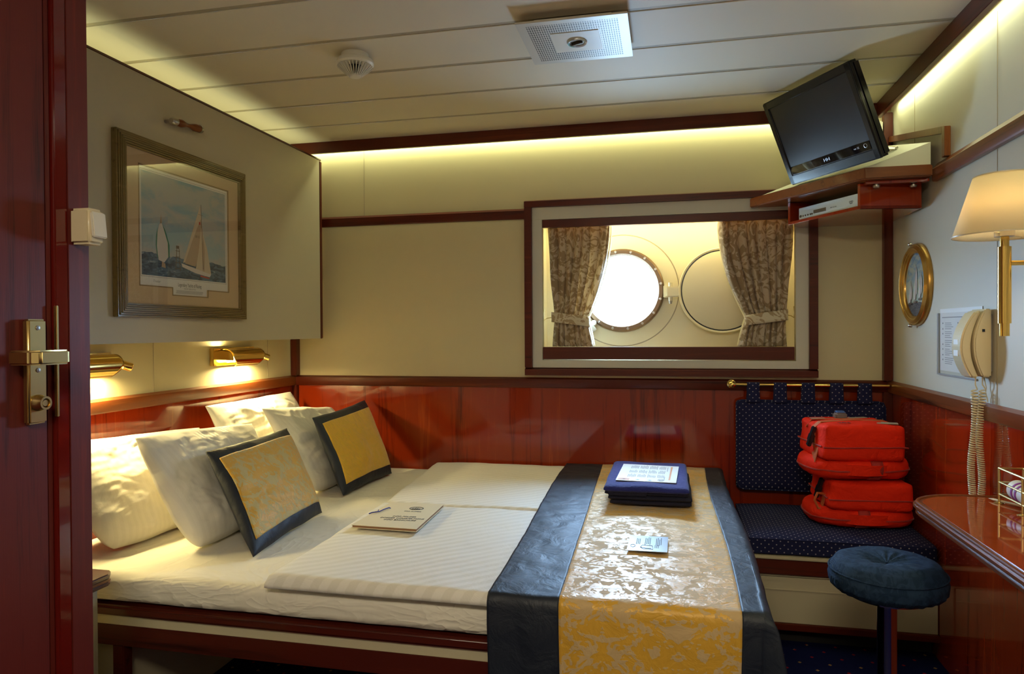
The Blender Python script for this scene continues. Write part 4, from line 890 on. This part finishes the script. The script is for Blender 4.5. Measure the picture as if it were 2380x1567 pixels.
    m = MB(); ax = (R2 @ Vector((.28, -.10, 1)).normalized(), R2 @ Vector((.05, 1, .1)).normalized(), R2 @ Vector((1, 0, -.28)).normalized())
    cz = hc*.9+hb*.62; m.obox(T((-hx-.014+bx, -.035, cz)), ax, (.040, .013, .007), .003).obox(T((-hx-.015+bx, -.035, cz-.005)), ax, (.014, .015, .009), .002); m.build('buckle', 'black', r)
    m = MB(); yf = D0-.003; m.box(0, 0, 0, 0, 0, 0) if 0 else None
    def sb(u, v): a = lerp(-1.35, 1.25, v); return T((strap_x+(u*2-1)*.021+.004*math.sin(a), D0+.036-.0455*math.cos(a)+.001, hc/2+.0435*math.sin(a)*.93))
    s1 = m.grid(sb, 3, 18).build('collar_strap', 'redcloth', r, smooth=180); s1.modifiers.new('s', 'SOLIDIFY').thickness = .003; s1.data.materials[0] = M['darkred']
    if top:
        MB().obox(T((bx-.02, .055, zt+.014)), (R2 @ Vector((1, 0, 0)), R2 @ Vector((0, 1, 0)), (0, 0, 1)), (.023, .020, .013), .006, 3).build('signal_light', M['lightbody'], r)
        MB().obox(T((bx-.02, .055, zt+.028)), (R2 @ Vector((1, 0, 0)), R2 @ Vector((0, 1, 0)), (0, 0, 1)), (.018, .016, .006), .005, 3).build('light_lens', M['lens'], r)
        m = MB(); m.obox(T((bx+.105, -.075, zt+.0012)), (R2 @ Vector((1, -.35, 0)).normalized(), R2 @ Vector((.35, 1, 0)).normalized(), (0, 0, 1)), (.036, .020, .0012)); m.build('reflective_patch', 'reflect', r); m = MB(); m.obox(T((bx+.05, .085, zt+.0015)), (R2 @ Vector((1, .3, 0)).normalized(), R2 @ Vector((-.3, 1, 0)).normalized(), (0, 0, 1)), (.05, .012, .0012)); m.build('reflective_patch', 'reflect', r); m = MB(); m.obox(T((bx-.10, .07, zt+.001)), (R2 @ Vector((1, 0, 0)), R2 @ Vector((0, 1, 0)), (0, 0, 1)), (.028, .016, .0012)); m.build('reflective_patch', 'reflect', r)
        text('204', .032, T((bx-.055, -.088, zt+.003)), R2 @ Vector((1, 0, 0)), R2 @ Vector((0, 1, 0)), 'ink', 'marked_number', r)
    return r
M['darkred'] = cloth('dark_red_webbing', (.36, .012, .008), .7, .3, 20, .1).m
M['lightbody'] = plain('signal_light_body', (.20, .16, .15), .4); M['lens'] = plain('signal_light_blue', (.08, .16, .40), .25)
lifejacket(.722, 2.985, .423, .07, .014, 'red life jacket lying directly on the bench cushion, lower of the stacked pair', -.015, hb=.108, hc=.072)
lifejacket(.706, 2.975, .609, .15, -.006, 'red life jacket on top of the stack, with blue signal light and crossed straps', .035, True, .134, .076)

# ------------------------------------------------------------------ stool
stl = thing('stool', (.572, 2.05, 0), 'round blue padded stool on a chrome column in front of the bench', 'stool')
def seat(u, v):
    a = 2*PI*u; prof = [(.004, .548), (.03, .556), (.07, .564), (.105, .562), (.128, .552), (.140, .535), (.146, .512), (.142, .490), (.125, .474), (.08, .468), (.004, .468)]
    f_ = v*(len(prof)-1); i = min(int(f_), len(prof)-2); t_ = f_-i; r_ = lerp(prof[i][0], prof[i+1][0], t_); z_ = lerp(prof[i][1], prof[i+1][1], t_)
    g = (math.sin(a*26+2*nz(math.cos(a)*3, math.sin(a)*3, 1))*.0022)*smooth((v-.55)/.2)*(1 if v < .93 else 0)
    r_ += g; z_ += .003*nz(math.cos(a)*r_*18, math.sin(a)*r_*18, 3)+.0022*math.sin(a*14)*math.exp(-((r_-.045)/.03)**2)*(1 if v < .4 else 0)
    return Vector((.572+r_*math.cos(a), 2.05+r_*math.sin(a), z_))
MB().grid(seat, 160, 50, True).build('seat_pad', 'denim', stl, smooth=180)
MB().tube([(.572+.1435*math.cos(a), 2.05+.1435*math.sin(a), .530) for a in [2*PI*i/60 for i in range(61)]], .0022, 6).build('seam', 'denim', stl)
MB().lathe([(.0001, .468), (.10, .468), (.10, .462), (.03, .455), (.0245, .44), (.0245, .03), (.03, .02), (.15, .012), (.16, .004), (.16, 0), (.0001, 0)], (.572, 2.05, 0), (0, 0, 1), 48).build('column', 'chrome', stl)

# ------------------------------------------------------------------ desk on the right wall
dk = thing('desk', (.8, 1.3, .70), 'glossy mahogany desk top with rounded corner and moulded rim on the right wall', 'desk')
def desk_outline(ins, x1=XR-.0045):
    xf, yb, R = .648+ins, 2.205-ins, .105-ins*.6; xr = .80; P = []
    P.append((x1, -.9)); P.append((x1, yb)); 
    P.append((xf+R*1.5, yb))
    for i in range(1, 13):
        a = PI/2+PI/2*i/12; P.append((xf+R*1.5+R*1.5*math.cos(a), yb-R*1.25+R*1.25*math.sin(a)))
    P.append((xf+.012, -.9)); return P
def desk_layer(m, ins, z0, z1, bev): m.prism([(a, b, z0) for a, b in desk_outline(ins)], (0, 0, z1-z0), bev)
m = MB(); desk_layer(m, 0, .690, .706, .005); desk_layer(m, .006, .672, .688, .005); m.build('rim', 'lipY', dk)
m = MB(); desk_layer(m, .022, .7062, .7075, 0); m.build('lacquered_top', 'deskred', dk, smooth=0)
# raised bead of the rim
m = MB(); o1 = desk_outline(.010)
m.tube([(a, b, .7065) for a, b in o1[2:]], .0045, 8); m.tube([(XR-.012, 2.195, .7065), (o1[2][0], o1[2][1], .7065)], .0045, 8); m.build('rim_bead', 'lipY', dk)
m = MB(); desk_layer(m, .008, .6885, .690, 0); m.build('rim_line', 'brassworn', dk)
rk = thing('desk_rack', (.89, 2.0, .7075), 'small brass wire rack standing on the desk against the right wall', 'rack')
m = MB(); x0, x1, y0, y1 = .868, .926, 1.55, 2.118
for z, r_ in ((.733, .0028), (.765, .0028), (.802, .0034)): m.tube([(x0, y0, z), (x0, y1, z), (x1, y1, z), (x1, y0, z), (x0, y0, z)], r_, 8)
for x, y in ((x0, y1), (x0, 1.99), (x0, y0), (x1, y1), (x1, y0), (x0, 1.8)): m.tube([(x, y, .710), (x, y, .802)], .0036, 8); m.lathe([(.0001, .003), (.006, .003), (.013, .0005), (.013, -.0001)], (x, y, .708), (0, 0, 1), 16)
m.build('wire_frame', 'brassworn', rk)
cup = thing('paper_roll', (.897, 2.03, .71), 'white paper cone with purple bands lying in the brass rack', 'paper')
def cone(u, v):
    a = 2*PI*u; r_ = lerp(.026, .016, v); return Vector((.897+r_*math.cos(a), lerp(2.085, 1.93, v)+.2*0, lerp(.752, .737, v)+r_*math.sin(a)))
m = MB(); m.grid(cone, 32, 10, True); m.ellips((.897, 2.085, .752), (.0255, .012, .0255), 20); m.build('cone', 'paper', cup, smooth=180)
for y, r_ in ((2.062, .0256), (2.045, .0244)):
    MB().lathe([(r_, -.004), (r_, .004), (r_-.002, .004), (r_-.002, -.004)], (.897, y, .752-.0155*(2.085-y)/.155), (0, 1, 0), 32, True).build('purple_band', 'purple', cup)
tag(MB().lathe([(.0001, -.001), (.0035, .016), (.0035, .14), (.0001, .145)], (.855, 2.15, .7125), (.45, -.9, .02), 8).build('pencil', 'ivory'), 'short pale pencil lying by the foot of the brass rack', 'pencil')

# ------------------------------------------------------------------ wall lamp
lm = thing('wall_lamp', (.78, 1.877, 1.16), 'lit brass wall lamp with a cream cone shade on the right wall', 'wall lamp')
C_ = (.78, 1.877, 0)
sh = MB().lathe([(.107, 1.398), (.064, 1.540)], C_, (0, 0, 1), 64).build('lamp_shade', 'shade', lm, smooth=180); sh.modifiers.new('s', 'SOLIDIFY').thickness = .0012
MB().lathe([(.1065, 1.3975), (.1085, 1.3975), (.1085, 1.4005), (.1065, 1.4005)], C_, (0, 0, 1), 64, True).tube([(.78, 1.877, 1.405), (.70, 1.81, 1.404), (.6985, 1.808, 1.400)], .0012, 5).tube([(.78, 1.877, 1.405), (.85, 1.955, 1.402)], .0012, 5).build('shade_rim', 'ivory', lm)
MB().lathe([(.0630, 1.539), (.0650, 1.539), (.0650, 1.5415), (.0630, 1.5415)], C_, (0, 0, 1), 64, True).build('shade_rim', 'ivory', lm)
MB().lathe([(.0001, 1.160), (.0105, 1.160), (.0105, 1.190), (.0140, 1.190), (.0140, 1.372), (.0095, 1.372), (.0095, 1.398), (.0001, 1.398)], C_, (0, 0, 1), 32).tube([(.79, 1.877, 1.333), (XR-.012, 1.877, 1.333)], .0062, 12).lathe([(.035, 0), (.035, .006), (.012, .014), (.0062, .02)], (XR, 1.877, 1.333), (-1, 0, 0), 28).build('brass_stem', 'brass', lm)
MB().lathe([(.0001, 1.396), (.021, 1.396), (.021, 1.409), (.013, 1.411), (.013, 1.425), (.0001, 1.425)], C_, (0, 0, 1), 24).build('bulb_holder', 'white', lm)
MB().ellips((.78, 1.877, 1.455), (.018, .018, .026), 16).build('bulb', M.setdefault('bulb', emis('warm_bulb', (1, .75, .4), 14)), lm)

# ------------------------------------------------------------------ telephone and sheet holder
ph = thing('telephone', (.90, 2.34, 1.03), 'beige wall telephone with twin coiled cord beside the lamp', 'telephone')
def side_prof(xs, zs): return [(x, z) for x, z in zip(xs, zs)]
def bulge(z, x_end, x_mid, z0=1.032, z1=1.238): t_ = (z-z0)/(z1-z0); return lerp(x_end, x_mid, math.sin(PI*(t_*.86+.10))**.8)
zs = [1.034+(1.236-1.034)*i/16 for i in range(17)]
MB().prism([(XR-.008, 2.318, 1.034)]+[(bulge(z, .922, .884), 2.318, z) for z in zs]+[(XR-.008, 2.318, 1.236)], (0, .105, 0), .004).build('base', 'ivory', ph)
zs = [1.030+(1.230-1.030)*i/18 for i in range(19)]
outer = [(bulge(z, .902, .852, 1.03, 1.23), z) for z in zs]; inner = [(bulge(z, .917, .880, 1.03, 1.23), z) for z in zs]
MB().prism([(x, 2.330, z) for x, z in outer]+[(x, 2.330, z) for x, z in inner[::-1]], (0, .072, 0), .005, 3).build('handset', 'ivory', ph)
MB().box(.8525, .8545, 2.352, 2.384, 1.095, 1.145).build('handset_label', 'paper', ph)
MB().box(XR-.009, XR-.001, 2.33, 2.41, 1.05, 1.22).build('mounting_plate', 'grey_ink', ph)
MB().box(.905, .912, 2.3165, 2.3185, 1.168, 1.176).build('side_catch', 'black', ph)
def coil(x, y, zt, zb, dx, r, seed, n, lead=.03):
    P = [(x+.004, y, 1.036), (x+.003, y, zt+lead*.5)]; N = n*14
    for i in range(N+1):
        t_ = i/N; z = lerp(zt, zb, t_**.88); a = 2*PI*n*t_; cx = x+dx*t_+.004*math.sin(t_*7+seed); P.append((cx+r*math.cos(a), y+r*math.sin(a), z))
    return P
cd = MB().tube(coil(.894, 2.345, .995, .672, -.006, .0085, 0, 46), .0022, 5).tube(coil(.913, 2.345, .995, .672, -.002, .0085, 2, 46), .0022, 5); cd.build('coiled_cord', 'ivory', ph)
MB().tube([(.925, 2.36, 1.036), (.930, 2.355, 1.0), (.926, 2.35, .985), (.931, 2.35, .968), (.932, 2.35, .958)], .0018, 6).build('line_cable', 'ivory', ph)
sh_ = thing('phone_list', (XR, 2.58, 1.02), 'printed list in a clear holder on the wall behind the telephone', 'sheet')
MB().box(XR-.0025, XR-.0008, 2.395, 2.735, 1.032, 1.246).build('list_sheet', 'paper', sh_)
MB().box(XR-.0062, XR-.0050, 2.435, 2.750, 1.020, 1.232).build('clear_cover', 'clear', sh_)
MB().box(XR-.0068, XR-.0008, 2.745, 2.7525, 1.020, 1.232).box(XR-.0068, XR-.0008, 2.435, 2.7525, 1.016, 1.021).build('holder_edge', 'silver', sh_)
m = MB(); rnd = random.Random(11)
for cx in (2.690, 2.560):     # two columns of small print
    z = 1.196
    for i in range(24):
        if i % 5 == 4: z -= .0035; continue
        L = .04+rnd.random()*.035; m.rects((XR-.0029, 0, 0), (0, -1, 0), ZD, [(-cx, -cx+L, z, z+.0018)]);
        if i % 3 == 0: m.rects((XR-.0029, 0, 0), (0, -1, 0), ZD, [(-cx-.022, -cx-.014, z-.002, z+.003)])
        z -= .0066
m.rects((XR-.0029, 0, 0), (0, -1, 0), ZD, [(-2.715, -2.52, 1.215, 1.2175)])
m.build('printed_lines', 'grey_ink', sh_, smooth=0)

# ------------------------------------------------------------------ round gilt picture
ov = thing('round_picture', (XR-.02, 2.965, 1.19), 'round gilt-framed painting of sailing ships on the right wall', 'picture')
AX = (-1, 0, 0); OC = (XR, 2.965, 1.347)
gp = [(.158, .0), (.158, .012), (.154, .018), (.150, .017), (.147, .020), (.141, .026), (.137, .024), (.134, .020), (.130, .019), (.127, .015), (.122, .012), (.120, .006), (.124, .001)]
MB().lathe(gp, OC, AX, 96, True).build('gilt_frame', 'gilt', ov)
M['smallsea'] = sea_mat('painted_round_sea', 1.268-1.19, 1.47-1.19, (.03, .03, .035), (.12, .11, .11), (.10, .22, .42), (.42, .50, .42), (.50, .52, .38), 14)
MB().lathe([(.0001, .008), (.1235, .006), (.1235, .002)], OC, AX, 64).build('painted_disc', 'smallsea', ov)
def oq(a, b): return (2.965+.12*(-a), 1.347+.12*b)     # picture right = toward camera (-y)
m = MB(); m.mi = 0; xx = XR-.0095
def poly2(pts, x): m.prism([(x, *oq(*p)) for p in pts], (-.00015, 0, 0))
for sx, h_, b_ in ((-.42, .10, -.62), (.06, .62, -.58), (.50, .40, -.50)):
    poly2([(sx, h_), (sx+.10, h_-.30), (sx+.08, lerp(h_, b_, .75)), (sx-.02, lerp(h_, b_, .8))], xx); poly2([(sx-.03, h_-.12), (sx, h_-.30), (sx-.03, lerp(h_, b_, .9)), (sx-.22, lerp(h_, b_, .92))], xx-.0002)
m.mi = 1
for sx, h_, b_ in ((-.42, .10, -.62), (.06, .62, -.58), (.50, .40, -.50)): poly2([(sx-.25, b_+.04), (sx+.10, b_+.07), (sx+.05, b_), (sx-.2, b_-.02)], xx-.0003); poly2([(sx-.012, h_+.03), (sx+.006, h_+.03), (sx-.04, b_), (sx-.06, b_)], xx-.0004)
m.build('painted_ships', ['sailw', 'mast'], ov, smooth=0)
for z in (1.347+.157, 1.347-.157): MB().lathe([(.0001, .012), (.005, .010), (.0075, .004), (.0075, -.002)], (XR-.018, 2.985, z), AX, 14).build('hanger_knob', 'steel', ov)

# ------------------------------------------------------------------ corner shelf, television, disc player
shf = thing('corner_shelf', (.7, 3.0, 1.72), 'mahogany corner shelf with sloping cream top under the television', 'shelf')
A_, B_, Cc = (.366, 3.268), (.693, 2.742), (XR-.023, 2.742)
inn_ = [(A_[0]+.03, 3.294), (.45, 3.262)]
MB().prism([(A_[0], A_[1], 1.716), (B_[0], B_[1], 1.716), (Cc[0], Cc[1], 1.716), (Cc[0], 3.262, 1.716), (A_[0], 3.266, 1.716)][:0] or [(A_[0]-.01, 3.270, 1.718), (A_[0]-.008, 3.262, 1.718), (B_[0], B_[1], 1.718), (.915, B_[1], 1.718), (.915, 3.262, 1.718), (.90, 3.270, 1.718)], (0, 0, .042), .004).build('shelf_board', 'lipX', shf)
d = Vector((B_[0]-A_[0], B_[1]-A_[1], 0)).normalized(); inw = Vector((-d.y, d.x, 0))
if inw.x < 0: inw = -inw
def zslope(x, y, off=0): return 1.762+.434*max(0, ((x-A_[0])*inw.x+(y-A_[1])*inw.y-.012))
tp = [(A_[0]+.02, 3.258), (B_[0]+.008, B_[1]+.012), (.912, B_[1]+.012), (.912, 3.262), (.90, 3.264)]
m = MB(); b = bmesh.new(); tv_ = [b.verts.new((x, y, max(1.7605, zslope(x, y)))) for x, y in tp]; bv_ = [b.verts.new((x, y, 1.7602)) for x, y in tp]
b.faces.new(tv_); b.faces.new(bv_[::-1])
for i in range(5): j = (i+1) % 5; b.faces.new((tv_[i], bv_[i], bv_[j], tv_[j]))
bmesh.ops.recalc_face_normals(b, faces=b.faces); m.merge(b); m.build('sloping_top', 'creamR', shf, smooth=0)
m = MB()
def zb_(y): return lerp(1.868, 1.985, (y-2.66)/.6)
m.prism([(.918, 2.645, 1.765), (.918, 2.672, 1.765), (.918, 2.672, 1.872), (.918, 2.645, 1.866)], (XR-.0005-.918, 0, 0), .001)
m.prism([(.918, 2.672, 1.848), (.918, 2.672, 1.872), (.918, 3.262, 1.995), (.918, 3.262, 1.971)], (XR-.0005-.918, 0, 0), .001); m.build('side_board', 'lipZ', shf)
L_, M_, Rr = (.50, 3.17), (.694, 2.805), (.912, 2.845)
bx_ = MB()
def wallseg(p, q, z0, z1, th, inward):
    p, q = Vector((*p, 0)), Vector((*q, 0)); n_ = (q-p).normalized(); s_ = Vector((-n_.y, n_.x, 0)); s_ = s_ if s_.dot(Vector(inward)) > 0 else -s_
    bx_.prism([(p.x, p.y, z0), (q.x, q.y, z0), (q.x+s_.x*th, q.y+s_.y*th, z0), (p.x+s_.x*th, p.y+s_.y*th, z0)], (0, 0, z1-z0), .001)
Z0b, Z1b = 1.622, 1.7165
wallseg(M_, Rr, Z0b, Z1b, .014, (0, 1, 0))
bx_.prism([(*L_, Z0b), (*M_, Z0b), (*Rr, Z0b), (.912, 3.26, Z0b), (.56, 3.26, Z0b)], (0, 0, .012), .001)
wallseg((.503, 3.175), (.56, 3.26), Z0b+.013, Z1b, .010, (1, 0, 0))
e1 = Vector((M_[0]-L_[0], M_[1]-L_[1], 0)).normalized(); e2 = Vector((-e1.y, e1.x, 0)); e2 = e2 if e2.x > 0 else -e2
for P_ in (Vector((*M_, 0))-e1*.014, Vector((*L_, 0))): bx_.obox(tuple(P_+e1*.007+e2*.06)[:2]+((Z0b+Z1b)/2,), (e1, e2, (0, 0, 1)), (.007, .06, (Z1b-Z0b)/2-.001), .001)
bx_.build('player_box', 'panel', shf)
MB().box(.705, .915, 2.775, 2.80, 1.706, 1.7175, .001).build('support_lip', 'panel', shf)
for x, y in ((.745, 2.792), (.875, 2.815)): MB().lathe([(.0001, -.013), (.010, -.013), (.012, -.009), (.012, -.004), (.006, -.003), (.006, .003)], (x, y, 1.707), (0, 0, 1), 16).build('fixing_knob', 'steel', shf)
pc = Vector((*L_, 0)).lerp(Vector((*M_, 0)), .52); 
dv = thing('disc_player', (pc.x, pc.y, 1.645), 'silver disc player in the open box under the corner shelf', 'disc player')
W_ = .172; fc = pc+e2*.022
MB().obox((*(fc+e2*.085)[:2], 1.6625), (e1, e2, (0, 0, 1)), (W_, .083, .0225), .001).build('casing', 'silver', dv)
for s_ in (-.13, .13): MB().lathe([(.010, 0), (.010, .0055)], (*(fc+e1*s_+e2*.03)[:2], 1.6342), (0, 0, 1), 14).build('foot', 'steel', dv)
face = fc+e2*.0012
m = MB(); m.obox((*face[:2], 1.6625), (e1, e2, (0, 0, 1)), (W_, .002, .0235), .001); m.obox((*(face+e1*.080-e2*.002)[:2], 1.656), (e1, e2, (0, 0, 1)), (.082, .0015, .009), .001)
for z in (1.642, 1.646, 1.674, 1.678, 1.682): m.obox((*(face-e2*.0022)[:2], z), (e1, e2, (0, 0, 1)), (W_-.002, .0006, .0008))
m.build('front_panel', 'silver', dv)
m = MB(); m.obox((*(face-e1*.045-e2*.0024)[:2], 1.657), (e1, e2, (0, 0, 1)), (.036, .0006, .007)); m.build('display', 'darksteel', dv)
for i, s_ in enumerate((-.160, -.145, -.130, -.115, -.100, -.090)): MB().lathe([(.0001, .002), (.0035 if i else .0055, .002), (.004 if i else .006, 0)], (*(face+e1*s_-e2*.002)[:2], 1.651), -e2, 10).build('button', 'darksteel', dv)
text('DVD', .010, (*(face+e1*.130-e2*.0038)[:2], 1.658), e1, (0, 0, 1), 'ink', 'logo_lettering', dv); text('VIDEO', .005, (*(face+e1*.130-e2*.0038)[:2], 1.653), e1, (0, 0, 1), 'ink', 'logo_lettering', dv)
text('MP3 CD DVD', .006, (*(face+e1*.035-e2*.0038)[:2], 1.655), e1, (0, 0, 1), 'ink', 'logo_lettering', dv)
# television
TVP = Vector((.618, 2.885, 1.776)); tyaw, tilt = -1.079, .411; TW, TH = .482, .353
r_ = Vector((math.cos(tyaw), math.sin(tyaw), 0)); n_ = Vector((math.sin(tyaw), -math.cos(tyaw), 0)); u_ = Vector((0, 0, 1))*math.cos(tilt)+n_*math.sin(tilt); f_ = r_.cross(u_).normalized()     # f_ faces the viewer
if f_.dot(n_) < 0: f_ = -f_
tv = thing('television', tuple(TVP), 'black flat television tilted down on the corner shelf', 'television')
def tq(a, b, c=0): return TVP+r_*a*TW/2+u_*b*TH+f_*c
AXT = (r_, u_, f_)
m = MB(); m.obox(tq(0, .5, -.030), AXT, (TW/2, TH/2, .020), .010, 3); m.obox(tq(0, .52, -.055), AXT, (TW*.36, TH*.36, .014), .010, 3); m.build('casing', 'black', tv)
m = MB()
bw = .028
m.obox(tq(0, 1, -.005)-u_*.016, AXT, (TW/2-.001, .016, .008), .004, 3).obox(tq(0, 0, -.005)+u_*.020, AXT, (TW/2-.001, .020, .008), .004, 3)
m.obox(tq(-1, .5, -.005)+r_*.014, AXT, (.014, TH/2-.001, .008), .004, 3).obox(tq(1, .5, -.005)-r_*.014, AXT, (.014, TH/2-.001, .008), .004, 3); m.build('bezel', 'black', tv)
m = MB(); m.obox(tq(0, 0, -.0032)+u_*.056, AXT, (TW/2-.026, .016, .006), .002); m.build('gloss_band', 'blackgloss', tv)
m = MB(); m.obox(tq(0, .5, -.006)+u_*.0205, AXT, (TW/2-.027, TH/2-.052, .004)); m.build('screen', 'screen', tv)
text('HH', .018, tq(-.02, 0, .0030)+u_*.050, r_, u_, 'silver', 'maker_mark', tv, sx=1.3); text('ver 32', .010, tq(.62, 0, .0030)+u_*.056, r_, u_, 'silver', 'side_mark', tv)
MB().tube([tq(.80, 0, .0035)+u_*.059+(r_*math.cos(a)+u_*math.sin(a))*.007 for a in [2*PI*i/20 for i in range(21)]], .0008, 5).build('power_ring', 'silver', tv)
def onslope(x, y, o=0): return Vector((x, y, zslope(x, y)+o))
m = MB(); a0 = tq(.62, .28, -.066); m.tube([a0, onslope(.80, 2.93, .03), onslope(.845, 2.93, .008)], .006, 8); a1 = tq(.45, .28, -.066); m.tube([a1, onslope(.80, 3.0, .04), onslope(.845, 3.0, .008)], .006, 8)
m.tube([a0, a1], .005, 8); m.tube([onslope(.78, 2.90, .008), onslope(.86, 2.95, .008), onslope(.86, 3.08, .008)], .005, 8); m.build('tilt_bracket', 'steel', tv)
MB().tube([tq(-.98, .55, -.06), tq(-1.03, .45, -.075), tq(-1.02, .3, -.08), tq(-.95, .2, -.07)], .002, 6).build('cable', 'ivory', tv)
sk = thing('wall_socket', (.87, 3.21, 1.98), 'cream double socket box with a black plug in the corner behind the television', 'socket')
MB().box(.80, .897, 3.262, 3.299, 1.945, 2.065, .004).build('socket_box', 'white', sk)
MB().box(.855, .88, 3.2595, 3.2625, 2.035, 2.052).build('rocker', 'ivory', sk)
MB().lathe([(.0001, .03), (.012, .028), (.016, .01), (.018, 0)], (.862, 3.262, 1.985), (0, -1, 0), 16).tube([(.862, 3.235, 1.985), (.845, 3.225, 1.975), (.83, 3.235, 1.95), (.82, 3.24, 1.935)], .004, 6).build('plug', 'black', sk)

# ------------------------------------------------------------------ ceiling fittings
vt = thing('ceiling_vent', (-.28, 2.22, 2.10), 'square white perforated air vent with a round dial on the ceiling', 'vent')
vx0, vx1, vy0, vy1 = -.448, -.112, 2.065, 2.395; zv0, zv1 = 2.100, 2.106
MB().box(vx0, vx1, vy0, vy1, zv0+.0012, zv1, .001).box(vx0+.03, vx1-.03, vy0+.03, vy1-.03, zv1, ZC-.0003).build('vent_plate', 'ventw', vt) if 'ventw' in M else None
if 'ventw' not in M:
    t = NT('perforated_metal'); c = t.coord(); x, y, z = t.sep(c)[0:3]
    ax_ = t.math('ABSOLUTE', t.math('ADD', x, 0.0)); ay_ = t.math('ABSOLUTE', t.math('ADD', y, -.010))
    mxx = t.math('MAXIMUM', ax_, ay_); ring = t.math('MULTIPLY', t.math('LESS_THAN', mxx, .139), t.math('GREATER_THAN', mxx, .078))
    px = t.math('LESS_THAN', t.math('MODULO', t.math('ADD', x, 5.0), .0072), .0040); py = t.math('LESS_THAN', t.math('MODULO', t.math('ADD', y, 5.0), .0160), .0125)
    s_ = t.math('MULTIPLY', ring, t.math('MULTIPLY', px, py))
    t.set(Base__Color=t.mix(s_, (.58, .54, .47), (.06, .05, .04)), Roughness=.42, Metallic=0.2); M['ventw'] = t.m
    MB().box(vx0, vx1, vy0, vy1, zv0, zv1, .001).build('vent_plate', 'ventw', vt)
    MB().box(vx0+.05, vx1-.05, vy0+.05, vy1-.05, zv1, ZC-.0003).build('vent_duct', 'white', vt)
MB().box(-.355, -.205, 2.155, 2.305, zv0-.0018, zv0, .0008).build('centre_plate', 'white', vt)
q = (-.28, 2.23, zv0-.0018)
MB().lathe([(.022, 0), (.024, .004), (.030, .006), (.032, .002), (.032, 0)], q, (0, 0, -1), 40).build('dial_ring', 'silver', vt)
MB().lathe([(.0001, .002), (.022, .002), (.022, 0)], q, (0, 0, -1), 32).obox((q[0], q[1], q[2]-.005), ((.9, -.45, 0), (.45, .9, 0), (0, 0, 1)), (.020, .0035, .004), .001).build('dial_knob', 'darksteel', vt)
MB().lathe([(.0235, .0062), (.0285, .0066), (.0285, .0060)], q, (0, 0, -1), 40).build('green_arc', M.setdefault('green', plain('green_mark', (.02, .20, .05), .5)), vt) if 0 else None
m = MB(); m.grid(lambda u, v: Vector((q[0]+(.0245+.005*v)*math.cos(2.0+u*1.6), q[1]+(.0245+.005*v)*math.sin(2.0+u*1.6), q[2]-.0064)), 16, 1); m.build('green_arc', M.setdefault('green', plain('green_mark', (.02, .20, .05), .5)), vt)
sd = thing('smoke_detector', (-1.045, 2.235, 2.055), 'round white smoke detector with a ribbed cone on the ceiling', 'smoke detector')
q = (-1.045, 2.235, ZC-.0002)
MB().lathe([(.046, 0), (.046, .010), (.050, .012), (.050, .018), (.060, .020), (.064, .026), (.064, .034), (.059, .040), (.03, .042), (.0001, .042)], q, (0, 0, -1), 56).build('housing', 'white', sd)
MB().lathe([(.030, .042), (.020, .052), (.016, .070), (.0001, .070)], q, (0, 0, -1), 32).build('sensor_core', 'dark', sd)
MB().lathe([(.0001, .078), (.019, .077), (.022, .072), (.018, .069), (.0001, .069)], q, (0, 0, -1), 32).build('tip_cap', 'white', sd)
m = MB()
for i in range(30):
    a = 2*PI*i/30; dd = Vector((math.cos(a), math.sin(a), 0)); tt = Vector((-dd.y, dd.x, 0)); p0 = Vector(q)+dd*.058-Vector((0, 0, .040)); p1 = Vector(q)+dd*.020-Vector((0, 0, .073)); ax = (p1-p0).normalized(); m.obox((p0+p1)/2, (ax, tt, ax.cross(tt)), ((p1-p0).length/2, .0011, .0045))
m.build('rib', 'white', sd)
cl = thing('added_fill_fixture', (-.1, -.35, 2.07), 'flat rectangular fill fixture added on the ceiling, unseen behind the camera', 'added fill light')  # unseen fixture, added to carry the fill lamp behind the camera
MB().box(-.48, .28, -.63, -.07, 2.095, ZC-.0003, .004).build('fill_tray', 'white', cl); MB().box(-.45, .25, -.60, -.10, 2.08, 2.095, .003).build('fill_panel', 'fillglow', cl)
tag(MB().lathe([(.0001, -1.25), (.008, -1.25), (.008, 1.25), (.0001, 1.25)], (-.4, 3.280, 2.122), (1, 0, 0), 8).build('cove_light_tube', 'tube'), 'slim light tube hidden behind the back ceiling beam', 'light tube') if 0 else None
